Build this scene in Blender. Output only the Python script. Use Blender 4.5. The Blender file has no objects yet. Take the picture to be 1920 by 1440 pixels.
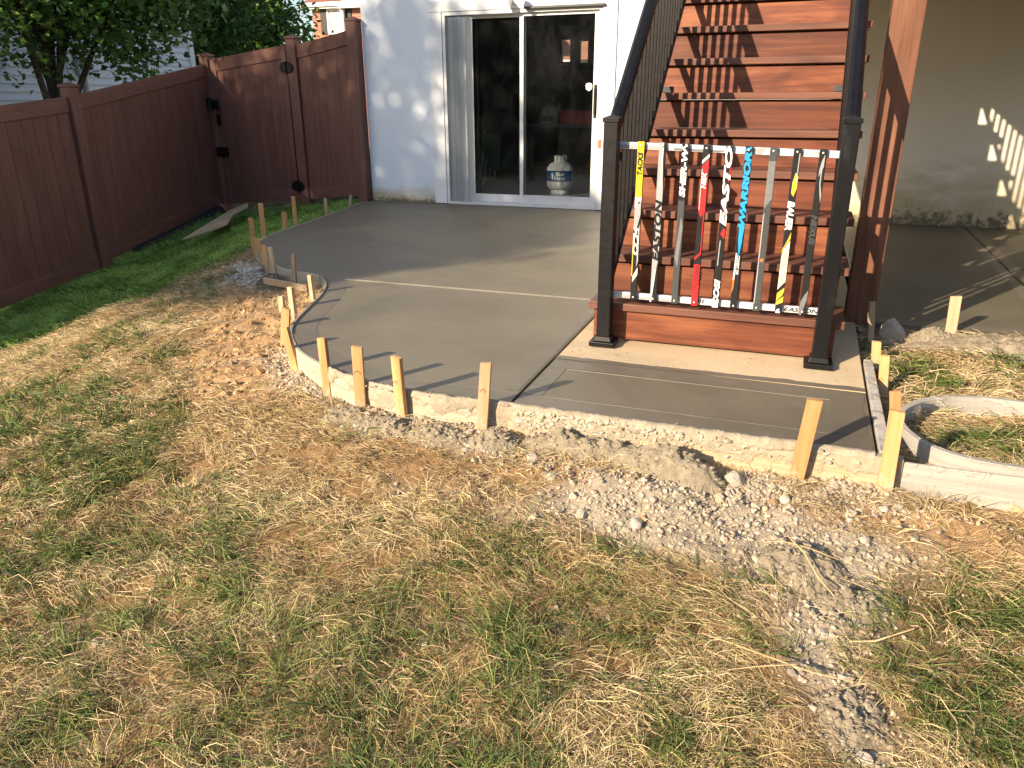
import bpy, bmesh, math, random
import numpy as np
from mathutils import Vector, Matrix

random.seed(7)
RNG = np.random.default_rng(11)
SC = bpy.context.scene
COL = SC.collection
R = math.radians

# ------------------------------------------------------------------ camera, sky, sun, exposure
def cam_matrix(yaw, pitch, roll, loc):
    cy, sy, cp, sp = math.cos(yaw), math.sin(yaw), math.cos(pitch), math.sin(pitch)
    f = Vector((-sy * cp, cy * cp, -sp)); r = Vector((cy, sy, 0)); u = r.cross(f)
    cr, sr = math.cos(roll), math.sin(roll)
    r2 = cr * r + sr * u; u2 = -sr * r + cr * u
    m = Matrix((r2, u2, -f)).transposed().to_4x4()
    m.translation = loc
    return m
cd = bpy.data.cameras.new('camera')
cd.sensor_fit = 'HORIZONTAL'; cd.sensor_width = 36.0
cd.lens = 1426.391 * 36.0 / 1920.0
cd.clip_start = 0.02; cd.clip_end = 600
co = bpy.data.objects.new('camera', cd); COL.objects.link(co)
co.matrix_world = cam_matrix(0.3512, 0.3589, -0.0044, (3.8427, -8.3228, 1.1568))
SC.camera = co

SUN_EL = R(22.5); SUN_AZ = R(60.5)          # the direction the light travels, measured from +X to +Y
ld = Vector((math.cos(SUN_AZ) * math.cos(SUN_EL), math.sin(SUN_AZ) * math.cos(SUN_EL), -math.sin(SUN_EL)))
W = bpy.data.worlds.new('World'); SC.world = W; W.use_nodes = True
wn = W.node_tree.nodes; wl = W.node_tree.links
sky = wn.new('ShaderNodeTexSky'); sky.sky_type = 'NISHITA'; sky.sun_disc = False
sky.sun_elevation = SUN_EL
sky.sun_rotation = math.atan2(-ld.x, -ld.y)   # sun stands at (-ld.x, -ld.y)
sky.air_density = 1.0; sky.dust_density = 1.2; sky.ozone_density = 1.0
bg = wn['Background']; bg.inputs['Strength'].default_value = 0.105
wl.new(sky.outputs[0], bg.inputs['Color'])
sd = bpy.data.lights.new('sun', 'SUN'); sd.energy = 5.0; sd.angle = R(0.5); sd.color = (1.0, 0.81, 0.58)
so = bpy.data.objects.new('sun', sd); COL.objects.link(so)
so.rotation_euler = ld.to_track_quat('-Z', 'Y').to_euler(); so.location = (-8, -14, 9)
vs = SC.view_settings
vs.view_transform = 'Standard'; vs.look = 'None'; vs.gamma = 1.0; vs.use_curve_mapping = False
vs.exposure = 1.05
SC.cycles.max_bounces = 8; SC.cycles.transparent_max_bounces = 16
SC.cycles.use_denoising = True

# ------------------------------------------------------------------ materials
def newmat(name):
    m = bpy.data.materials.new(name); m.use_nodes = True
    nt = m.node_tree
    return m, nt, nt.nodes['Principled BSDF'], nt.nodes['Material Output']
def nd(nt, t, **kw):
    n = nt.nodes.new(t)
    for k, v in kw.items():
        if k in n.inputs: n.inputs[k].default_value = v
        else: setattr(n, k, v)
    return n
def rgba(c): return (c[0], c[1], c[2], 1.0)
def coords(nt, scale=(1, 1, 1), rand=True):
    tc = nd(nt, 'ShaderNodeTexCoord'); mp = nd(nt, 'ShaderNodeMapping'); mp.inputs['Scale'].default_value = scale
    if rand:
        oi = nd(nt, 'ShaderNodeObjectInfo')
        vm = nd(nt, 'ShaderNodeVectorMath', operation='SCALE'); vm.inputs[3].default_value = 37.0
        cb = nd(nt, 'ShaderNodeCombineXYZ')
        for i in range(3): nt.links.new(oi.outputs['Random'], cb.inputs[i])
        nt.links.new(cb.outputs[0], vm.inputs[0])
        ad = nd(nt, 'ShaderNodeVectorMath', operation='ADD')
        nt.links.new(tc.outputs['Object'], ad.inputs[0]); nt.links.new(vm.outputs[0], ad.inputs[1])
        nt.links.new(ad.outputs[0], mp.inputs['Vector'])
    else:
        nt.links.new(tc.outputs['Object'], mp.inputs['Vector'])
    return mp.outputs[0]
def noise(nt, vec, scale, detail=4, rough=0.6, dist=0.0):
    n = nd(nt, 'ShaderNodeTexNoise', Scale=scale, Detail=detail, Roughness=rough, Distortion=dist)
    nt.links.new(vec, n.inputs['Vector']); return n.outputs['Fac']
def ramp(nt, fac, stops):
    r = nd(nt, 'ShaderNodeValToRGB'); e = r.color_ramp.elements
    while len(e) < len(stops): e.new(0.5)
    for i, (p, c) in enumerate(stops): e[i].position = p; e[i].color = rgba(c) if not isinstance(c, (int, float)) else (c, c, c, 1)
    nt.links.new(fac, r.inputs[0]); return r.outputs[0]
def mixc(nt, fac, a, b, mode='MIX'):
    m = nd(nt, 'ShaderNodeMix', data_type='RGBA', blend_type=mode)
    for v, s in ((fac, 0), (a, 6), (b, 7)):
        if hasattr(v, 'is_output'): nt.links.new(v, m.inputs[s])
        elif isinstance(v, (int, float)): m.inputs[s].default_value = v
        else: m.inputs[s].default_value = rgba(v)
    return m.outputs[2]
def math_(nt, op, a, b=0.0):
    m = nd(nt, 'ShaderNodeMath', operation=op)
    for i, v in enumerate((a, b)):
        if hasattr(v, 'is_output'): nt.links.new(v, m.inputs[i])
        else: m.inputs[i].default_value = v
    return m.outputs[0]
def bump(nt, bs, h, strength, dist=0.01):
    b = nd(nt, 'ShaderNodeBump', Strength=strength, Distance=dist)
    nt.links.new(h, b.inputs['Height']); nt.links.new(b.outputs[0], bs.inputs['Normal'])
def objrand(nt, lo, hi):
    oi = nd(nt, 'ShaderNodeObjectInfo')
    mr = nd(nt, 'ShaderNodeMapRange'); mr.inputs[3].default_value = lo; mr.inputs[4].default_value = hi
    nt.links.new(oi.outputs['Random'], mr.inputs[0]); return mr.outputs[0]

def M(name, c1, c2, scale=(1, 1, 1), ns=8.0, rough=0.7, bstr=0.15, bdist=0.005, bscale=None, vary=0.0, spec=0.3, detail=5, lo=0.3, hi=0.7, metal=0.0, roughvar=0.0, dist=0.0):
    m, nt, bs, out = newmat(name)
    v = coords(nt, scale)
    f = noise(nt, v, ns, detail, 0.62, dist)
    c = ramp(nt, f, [(lo, c1), (hi, c2)])
    if vary:
        hv = nd(nt, 'ShaderNodeHueSaturation'); nt.links.new(c, hv.inputs['Color']); nt.links.new(objrand(nt, 1 - vary, 1 + vary), hv.inputs['Value']); c = hv.outputs[0]
    nt.links.new(c, bs.inputs['Base Color'])
    bs.inputs['Roughness'].default_value = rough
    bs.inputs['Specular IOR Level'].default_value = spec
    bs.inputs['Metallic'].default_value = metal
    if roughvar:
        mr = nd(nt, 'ShaderNodeMapRange'); mr.inputs[3].default_value = rough - roughvar; mr.inputs[4].default_value = rough + roughvar
        nt.links.new(f, mr.inputs[0]); nt.links.new(mr.outputs[0], bs.inputs['Roughness'])
    if bstr:
        h = f if bscale is None else noise(nt, v, bscale, 5, 0.65)
        bump(nt, bs, h, bstr, bdist)
    return m
def flat(name, c, rough=0.5, metal=0.0, spec=0.4):
    return M(name, [x * 0.9 for x in c], [min(1, x * 1.08) for x in c], ns=40, rough=rough, bstr=0.03, metal=metal, spec=spec)

def wood(name, dark, mid, light, axis, rough=0.6, vary=0.15, fine=1.0, spec=0.3, bstr=0.25):
    """Streaky grain running along one axis, with a slow large figure over it."""
    m, nt, bs, out = newmat(name)
    s = [26 * fine, 26 * fine, 26 * fine]; s['xyz'.index(axis)] = 1.1
    v = coords(nt, tuple(s))
    f = noise(nt, v, 1.0, 6, 0.7, 0.6)
    s2 = [5.0, 5.0, 5.0]; s2['xyz'.index(axis)] = 1.2
    v2 = coords(nt, tuple(s2)); g = noise(nt, v2, 1.2, 3, 0.55, 1.2)
    f2 = math_(nt, 'ADD', math_(nt, 'MULTIPLY', f, 0.55), math_(nt, 'MULTIPLY', g, 0.45))
    c = ramp(nt, f2, [(0.37, dark), (0.5, mid), (0.62, light)])
    hv = nd(nt, 'ShaderNodeHueSaturation'); nt.links.new(c, hv.inputs['Color']); nt.links.new(objrand(nt, 1 - vary, 1 + vary), hv.inputs['Value'])
    nt.links.new(hv.outputs[0], bs.inputs['Base Color'])
    bs.inputs['Roughness'].default_value = rough; bs.inputs['Specular IOR Level'].default_value = spec
    bump(nt, bs, f, bstr, 0.002)
    return m

MT = {}
MT['stakewood'] = wood('stake_pine', (.40, .205, .075), (.52, .285, .115), (.60, .36, .17), 'z', rough=.75, vary=.12)
MT['stakegrey'] = wood('stake_weathered_pine', (.30, .22, .14), (.42, .32, .21), (.52, .42, .30), 'z', rough=.8, vary=.12)
MT['tread'] = wood('tread_hardwood', (.085, .034, .022), (.13, .052, .034), (.185, .078, .05), 'x', rough=.55, vary=.16, spec=.4)
MT['riser'] = wood('riser_hardwood', (.070, .019, .010), (.138, .039, .018), (.225, .078, .033), 'x', rough=.5, vary=.28, spec=.4)
MT['stringer'] = wood('stringer_hardwood', (.10, .03, .015), (.17, .05, .024), (.24, .075, .035), 'y', rough=.6)
MT['postwood'] = wood('post_cladding_wood', (.11, .045, .026), (.175, .075, .043), (.25, .115, .07), 'z', rough=.6, vary=0)
MT['deckwood'] = wood('deck_lumber', (.20, .10, .05), (.30, .17, .09), (.36, .22, .13), 'y', rough=.8)
MT['black'] = M('black_powder_coat', (.004, .004, .005), (.008, .008, .010), ns=30, rough=.42, bstr=.04, spec=.28, roughvar=.1)
MT['blackscuff'] = M('scuffed_black_powder_coat', (.005, .005, .006), (.03, .03, .034), scale=(1, 1, .35), ns=14, rough=.4, bstr=.05, spec=.3, roughvar=.12, lo=.55, hi=.8)
MT['vinylz'] = wood('maroon_vinyl_upright', (.128, .058, .045), (.152, .071, .056), (.185, .090, .070), 'z', rough=.55, vary=.05, fine=1.6, bstr=.12)
MT['vinylx'] = wood('maroon_vinyl_cross', (.138, .064, .051), (.162, .077, .060), (.198, .096, .075), 'x', rough=.55, vary=.04, fine=1.6, bstr=.12)
MT['vinyly'] = wood('maroon_vinyl_rail', (.138, .064, .051), (.162, .077, .060), (.198, .096, .075), 'y', rough=.55, vary=.04, fine=1.6, bstr=.12)
MT['whitealu'] = M('white_aluminium', (.66, .68, .70), (.76, .77, .78), ns=6, rough=.4, bstr=.02)
MT['casing'] = M('white_casing_paint', (.74, .78, .82), (.80, .83, .86), scale=(1, 1, .2), ns=9, rough=.6, bstr=.05)
MT['blind'] = M('white_blind_vinyl', (.62, .64, .62), (.74, .75, .73), scale=(1, 1, .1), ns=12, rough=.6, bstr=.05)
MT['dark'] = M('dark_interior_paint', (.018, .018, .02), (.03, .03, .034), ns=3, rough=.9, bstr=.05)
MT['intfloor'] = M('interior_floor', (.36, .36, .35), (.46, .45, .43), ns=5, rough=.6)
MT['red'] = flat('red_paint', (.45, .02, .02), .35)
MT['screw'] = flat('zinc_screw', (.75, .75, .72), .3, .2)
MT['white'] = flat('white_print', (.80, .80, .80), .45)
MT['shaft'] = flat('white_shaft_enamel', (.60, .61, .63), .4)
MT['cream'] = flat('cream_print', (.72, .66, .46), .45)
MT['yellow'] = flat('yellow_print', (.85, .62, .02), .4)
MT['gold'] = flat('gold_print', (.75, .45, .05), .4)
MT['silver'] = flat('silver_print', (.32, .32, .33), .35)
MT['grey'] = flat('grey_print', (.16, .165, .17), .4)
MT['darkgrey'] = flat('dark_grey_print', (.055, .058, .062), .4)
MT['carbon'] = flat('carbon_shaft', (.016, .016, .018), .35)
MT['blue'] = flat('blue_print', (.02, .30, .66), .4)
MT['stickred'] = flat('red_print', (.62, .02, .025), .4)
MT['orange'] = flat('orange_cap', (.75, .16, .03), .5)
MT['steelblue'] = flat('blue_label', (.01, .07, .22), .45)
MT['tank'] = M('tank_enamel', (.55, .56, .56), (.66, .67, .66), ns=8, rough=.4)
MT['meter'] = M('grey_meter_enamel', (.32, .34, .36), (.40, .42, .44), ns=10, rough=.5)
MT['pipe'] = flat('black_corrugated_plastic', (.010, .010, .012), .5)
MT['ply'] = wood('weathered_plywood', (.27, .20, .12), (.40, .31, .20), (.52, .43, .30), 'y', rough=.85)
MT['straw'] = wood('dry_straw', (.36, .26, .13), (.48, .355, .19), (.56, .44, .26), 'x', rough=.8)
MT['siding'] = M('white_siding_vinyl', (.62, .64, .67), (.72, .73, .75), scale=(1, .15, 2), ns=6, rough=.6, bstr=.05)
MT['shutter'] = flat('black_shutter_paint', (.02, .02, .022), .6)
MT['shingle'] = M('red_brown_shingles', (.16, .07, .05), (.27, .13, .09), ns=12, rough=.9, bstr=.3)
MT['bark'] = M('tree_bark', (.05, .04, .03), (.13, .10, .075), scale=(1, 1, .2), ns=14, rough=.9, bstr=.8, bdist=.02)

def stake_mat(name, dark, mid, light):
    m = wood(name, dark, mid, light, 'z', rough=.78, vary=.12, bstr=.4)
    nt = m.node_tree; bs = nt.nodes['Principled BSDF']; src = bs.inputs['Base Color'].links[0].from_socket
    tc = nd(nt, 'ShaderNodeTexCoord'); sx = nd(nt, 'ShaderNodeSeparateXYZ'); nt.links.new(tc.outputs['Object'], sx.inputs[0])
    f = noise(nt, coords(nt), 38, 5, .7)
    lo_ = nd(nt, 'ShaderNodeMapRange'); lo_.inputs[1].default_value = .0; lo_.inputs[2].default_value = .16; lo_.inputs[3].default_value = .16; lo_.inputs[4].default_value = -.14
    nt.links.new(sx.outputs[2], lo_.inputs[0])
    k = ramp(nt, math_(nt, 'ADD', f, lo_.outputs[0]), [(.56, 0.0), (.64, .8)])
    c = mixc(nt, k, src, (.40, .34, .26))
    kn = nd(nt, 'ShaderNodeTexVoronoi', Scale=7.0); nt.links.new(coords(nt, (1, 1, .6)), kn.inputs['Vector'])
    kk = ramp(nt, kn.outputs['Distance'], [(.05, .75), (.12, 0.0)])
    c = mixc(nt, kk, c, (.22, .10, .04))
    nt.links.new(c, bs.inputs['Base Color']); return m
MT['stakewood'] = stake_mat('stake_pine', (.38, .20, .082), (.50, .282, .122), (.58, .36, .175))
MT['stakepink'] = stake_mat('stake_fir', (.46, .25, .14), (.56, .33, .20), (.64, .42, .28))
MT['stakegrey'] = stake_mat('stake_weathered_pine', (.30, .22, .14), (.42, .32, .21), (.52, .42, .30))

def concrete(name, c1, c2, c3, rough, streak=(1.2, 14, 1), bs_=.12):
    m, nt, bs, out = newmat(name)
    v = coords(nt, (1, 1, 1), False)
    big = noise(nt, v, 1.1, 4, .55, .4); mid = noise(nt, v, 7, 5, .6); fine = noise(nt, v, 160, 3, .6)
    vs_ = coords(nt, streak, False); st = noise(nt, vs_, 5, 4, .6)
    f = math_(nt, 'ADD', math_(nt, 'MULTIPLY', big, .55), math_(nt, 'ADD', math_(nt, 'MULTIPLY', mid, .2), math_(nt, 'MULTIPLY', st, .25)))
    c = ramp(nt, f, [(.38, c1), (.5, c2), (.62, c3)])
    dmp = ramp(nt, noise(nt, coords(nt, (1.0, 1.6, 1), False), .9, 5, .62, 1.5), [(.38, (.88, .89, .88)), (.52, (1, 1, 1)), (.68, (1.05, 1.05, 1.03))])
    c = mixc(nt, 1.0, c, dmp, 'MULTIPLY')
    c = mixc(nt, .22, c, ramp(nt, fine, [(.3, .35), (.7, .65)]), 'OVERLAY')
    nt.links.new(c, bs.inputs['Base Color'])
    mr = nd(nt, 'ShaderNodeMapRange'); mr.inputs[3].default_value = rough - .1; mr.inputs[4].default_value = rough + .12
    nt.links.new(big, mr.inputs[0]); nt.links.new(mr.outputs[0], bs.inputs['Roughness'])
    h = math_(nt, 'ADD', math_(nt, 'MULTIPLY', st, .7), math_(nt, 'MULTIPLY', fine, .25))
    bump(nt, bs, h, bs_, .004)
    return m
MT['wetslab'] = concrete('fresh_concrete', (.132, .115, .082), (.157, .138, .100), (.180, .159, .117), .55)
MT['wetslab2'] = concrete('fresh_concrete_brushed', (.128, .110, .080), (.150, .129, .094), (.172, .149, .110), .58, streak=(40, 1.5, 1), bs_=.3)
MT['band'] = concrete('trowelled_edge_band', (.122, .107, .082), (.143, .125, .097), (.165, .146, .114), .5, streak=(4, 4, 1), bs_=.05)
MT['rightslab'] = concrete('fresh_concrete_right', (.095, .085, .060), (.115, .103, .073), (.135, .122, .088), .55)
MT['oldpad'] = concrete('old_tan_concrete', (.47, .36, .225), (.56, .435, .28), (.62, .505, .355), .85, streak=(10, 10, 1), bs_=.25)

def lump_mat(name, c1, c2, c3):
    m, nt, bs, out = newmat(name)
    v = coords(nt); f = noise(nt, v, 22, 7, .7); g = noise(nt, v, 90, 4, .65)
    c = ramp(nt, f, [(.3, c1), (.5, c2), (.7, c3)]); nt.links.new(c, bs.inputs['Base Color'])
    bs.inputs['Roughness'].default_value = .85
    bump(nt, bs, math_(nt, 'ADD', f, math_(nt, 'MULTIPLY', g, .5)), .9, .012)
    return m
MT['spill'] = lump_mat('half_set_concrete_spill', (.16, .135, .095), (.245, .205, .145), (.33, .28, .205))
MT['jointgrey'] = lump_mat('pale_joint_paste', (.19, .18, .16), (.24, .225, .20), (.28, .265, .24))
MT['smear'] = lump_mat('dried_concrete_smear', (.25, .21, .155), (.35, .30, .225), (.45, .39, .30))
MT['wetspill'] = lump_mat('wet_concrete_clods', (.07, .062, .048), (.11, .098, .075), (.16, .14, .108))
MT['oldlump'] = lump_mat('old_concrete_lump', (.32, .285, .235), (.42, .375, .31), (.50, .45, .38))

def formboard_mat(name, w1, w2, w3, splat, thr):
    """Bare form lumber with dried concrete smeared over its top and face."""
    m, nt, bs, out = newmat(name)
    v = coords(nt, (1.2, 1.2, 45), False); f = noise(nt, v, 1.0, 6, .65, .3)
    c = ramp(nt, f, [(.33, w1), (.5, w2), (.66, w3)])
    v2 = coords(nt, (1, 1, 1), False); s1 = noise(nt, v2, 9, 6, .68, .5); s2 = noise(nt, v2, 55, 4, .6)
    tc = nd(nt, 'ShaderNodeTexCoord'); sx = nd(nt, 'ShaderNodeSeparateXYZ'); nt.links.new(tc.outputs['Object'], sx.inputs[0])
    mr = nd(nt, 'ShaderNodeMapRange'); mr.inputs[1].default_value = -.12; mr.inputs[2].default_value = .0; mr.inputs[3].default_value = -.16; mr.inputs[4].default_value = .22
    nt.links.new(sx.outputs[2], mr.inputs[0])
    k = math_(nt, 'ADD', s1, mr.outputs[0])
    msk = ramp(nt, k, [(thr, 0.0), (thr + .07, 1.0)])
    sc = ramp(nt, s2, [(.3, [x * .8 for x in splat]), (.7, [min(1, x * 1.15) for x in splat])])
    nt.links.new(mixc(nt, msk, c, sc), bs.inputs['Base Color'])
    bs.inputs['Roughness'].default_value = .85
    bump(nt, bs, math_(nt, 'ADD', math_(nt, 'MULTIPLY', msk, .8), math_(nt, 'ADD', math_(nt, 'MULTIPLY', s2, .35), math_(nt, 'MULTIPLY', f, .15))), .7, .006)
    return m
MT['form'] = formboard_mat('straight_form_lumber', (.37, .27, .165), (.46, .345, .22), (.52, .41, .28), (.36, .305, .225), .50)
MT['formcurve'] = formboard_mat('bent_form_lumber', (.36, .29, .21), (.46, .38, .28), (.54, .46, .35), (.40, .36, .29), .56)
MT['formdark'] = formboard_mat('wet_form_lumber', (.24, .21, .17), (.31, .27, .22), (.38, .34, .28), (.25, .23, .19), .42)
MT['formspare'] = formboard_mat('grey_form_lumber', (.28, .262, .235), (.35, .328, .295), (.42, .395, .355), (.46, .43, .38), .66)

def wall_mat():
    m, nt, bs, out = newmat('painted_parge_wall')
    v = coords(nt, (1, 1, 1), False)
    big = noise(nt, v, 1.3, 4, .55); fine = noise(nt, v, 70, 5, .6); sp = noise(nt, v, 13, 6, .7, .8); patch = noise(nt, coords(nt, (1, 1, 3), False), 3.0, 5, .6)
    c = ramp(nt, big, [(.3, (.74, .81, .90)), (.7, (.79, .855, .93))])
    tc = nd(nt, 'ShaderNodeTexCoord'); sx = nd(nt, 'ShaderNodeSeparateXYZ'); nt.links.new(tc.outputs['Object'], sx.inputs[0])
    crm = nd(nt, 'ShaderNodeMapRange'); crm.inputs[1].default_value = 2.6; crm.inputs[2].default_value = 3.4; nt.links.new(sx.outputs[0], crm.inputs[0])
    c = mixc(nt, crm.outputs[0], c, (.76, .72, .63))  # older cream coat to the right, deck's warm bounce put into its colour
    # splash-back dirt, rising higher on the right-hand wall
    xr = nd(nt, 'ShaderNodeMapRange'); xr.inputs[1].default_value = 2.5; xr.inputs[2].default_value = 4.6; xr.inputs[3].default_value = .20; xr.inputs[4].default_value = .62
    nt.links.new(sx.outputs[0], xr.inputs[0])
    hz = math_(nt, 'SUBTRACT', 1.0, math_(nt, 'DIVIDE', sx.outputs[2], xr.outputs[0]))
    d1 = math_(nt, 'ADD', hz, math_(nt, 'MULTIPLY', math_(nt, 'SUBTRACT', patch, .5), 1.5))
    k1 = ramp(nt, d1, [(.0, 0.0), (.75, .9)])
    c = mixc(nt, k1, c, (.47, .40, .24))
    d2 = math_(nt, 'ADD', math_(nt, 'SUBTRACT', hz, .62), math_(nt, 'MULTIPLY', math_(nt, 'SUBTRACT', sp, .5), 1.3))
    k2 = ramp(nt, d2, [(.16, 0.0), (.36, .9)])
    c = mixc(nt, k2, c, (.13, .105, .07))
    # scattered mud flecks
    vo = nd(nt, 'ShaderNodeTexVoronoi', Scale=9.0); nt.links.new(coords(nt, (1, 1, 1.6), False), vo.inputs['Vector'])
    fl = math_(nt, 'LESS_THAN', math_(nt, 'ADD', vo.outputs['Distance'], math_(nt, 'MULTIPLY', sp, .12)), .135)
    low = ramp(nt, sx.outputs[2], [(.05, 1.0), (.42, 0.0)])
    c = mixc(nt, math_(nt, 'MULTIPLY', math_(nt, 'MULTIPLY', fl, low), .8), c, (.12, .10, .08))
    nt.links.new(c, bs.inputs['Base Color']); bs.inputs['Roughness'].default_value = .8
    bump(nt, bs, math_(nt, 'ADD', fine, math_(nt, 'MULTIPLY', sp, .6)), .18, .004)
    return m
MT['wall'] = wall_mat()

def brick_mat():
    m, nt, bs, out = newmat('orange_red_brickwork')
    v = coords(nt, (1, 1, 1), False)
    tc = nd(nt, 'ShaderNodeTexCoord'); sx = nd(nt, 'ShaderNodeSeparateXYZ'); nt.links.new(tc.outputs['Object'], sx.inputs[0])
    cb = nd(nt, 'ShaderNodeCombineXYZ')
    nt.links.new(math_(nt, 'ADD', sx.outputs[0], sx.outputs[1]), cb.inputs[0]); nt.links.new(sx.outputs[2], cb.inputs[1])
    b = nd(nt, 'ShaderNodeTexBrick'); b.inputs['Scale'].default_value = 1.0
    b.inputs['Color1'].default_value = (.42, .12, .055, 1); b.inputs['Color2'].default_value = (.30, .075, .04, 1); b.inputs['Mortar'].default_value = (.42, .36, .30, 1)
    b.inputs['Mortar Size'].default_value = .008; b.inputs['Brick Width'].default_value = .22; b.inputs['Row Height'].default_value = .075
    nt.links.new(cb.outputs[0], b.inputs['Vector']); nt.links.new(b.outputs['Color'], bs.inputs['Base Color'])
    bs.inputs['Roughness'].default_value = .85
    return m
MT['brick'] = brick_mat()

def glass_mat():
    m, nt, bs, out = newmat('window_glass')
    fr = nd(nt, 'ShaderNodeFresnel', IOR=1.5); tr = nd(nt, 'ShaderNodeBsdfTransparent'); tr.inputs[0].default_value = (.89, .91, .91, 1)
    gl = nd(nt, 'ShaderNodeBsdfGlossy', Roughness=0.01); mx = nd(nt, 'ShaderNodeMixShader')
    nt.links.new(fr.outputs[0], mx.inputs[0]); nt.links.new(tr.outputs[0], mx.inputs[1]); nt.links.new(gl.outputs[0], mx.inputs[2])
    df = nd(nt, 'ShaderNodeBsdfDiffuse'); df.inputs[0].default_value = (.62, .66, .70, 1)
    m2 = nd(nt, 'ShaderNodeMixShader'); v = coords(nt, (1, 1, .5), False)
    du = ramp(nt, noise(nt, v, 3.5, 6, .7, 1.0), [(.40, .002), (.75, .014)])
    nt.links.new(du, m2.inputs[0]); nt.links.new(mx.outputs[0], m2.inputs[1]); nt.links.new(df.outputs[0], m2.inputs[2])
    nt.links.new(m2.outputs[0], out.inputs['Surface']); return m
MT['glass'] = glass_mat()

def attr_mat(name, rough, transl=0.0, bstr=0.0, bsc=40, spec=.25, mult=(1, 1, 1)):
    """Colour comes from a per-blade / per-leaf / per-stone attribute."""
    m, nt, bs, out = newmat(name)
    a = nd(nt, 'ShaderNodeAttribute', attribute_name='col')
    nt.links.new(a.outputs['Color'], bs.inputs['Base Color'])
    bs.inputs['Roughness'].default_value = rough; bs.inputs['Specular IOR Level'].default_value = spec
    if bstr:
        bump(nt, bs, noise(nt, coords(nt, (1, 1, 1), False), bsc, 5, .65), bstr, .01)
    if transl:
        t = nd(nt, 'ShaderNodeBsdfTranslucent'); nt.links.new(a.outputs['Color'], t.inputs[0])
        mx = nd(nt, 'ShaderNodeMixShader'); mx.inputs[0].default_value = transl
        nt.links.new(bs.outputs[0], mx.inputs[1]); nt.links.new(t.outputs[0], mx.inputs[2]); nt.links.new(mx.outputs[0], out.inputs['Surface'])
    return m
MT['blade'] = attr_mat('grass_blade', .6, .22)
MT['leaf'] = attr_mat('tree_leaf', .5, .3, spec=.3)
MT['stone'] = attr_mat('crushed_stone', .9, 0, .4, 60)

def ground_mat():
    m, nt, bs, out = newmat('lawn_soil')
    a = nd(nt, 'ShaderNodeAttribute', attribute_name='col')
    v = coords(nt, (1, 1, 1), False); f = noise(nt, v, 34, 7, .72, .4); g = noise(nt, v, 190, 4, .65); h = noise(nt, v, 9, 4, .6)
    k = ramp(nt, math_(nt, 'ADD', math_(nt, 'MULTIPLY', f, .6), math_(nt, 'MULTIPLY', g, .4)), [(.32, (.45, .43, .42)), (.55, (1.0, 1.0, 1.0)), (.72, (1.3, 1.28, 1.22))])
    c = mixc(nt, 1.0, a.outputs['Color'], k, 'MULTIPLY')
    nt.links.new(c, bs.inputs['Base Color']); bs.inputs['Roughness'].default_value = .95; bs.inputs['Specular IOR Level'].default_value = .1
    bump(nt, bs, math_(nt, 'ADD', f, math_(nt, 'MULTIPLY', g, .5)), .9, .012)
    return m
MT['ground'] = ground_mat()

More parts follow.
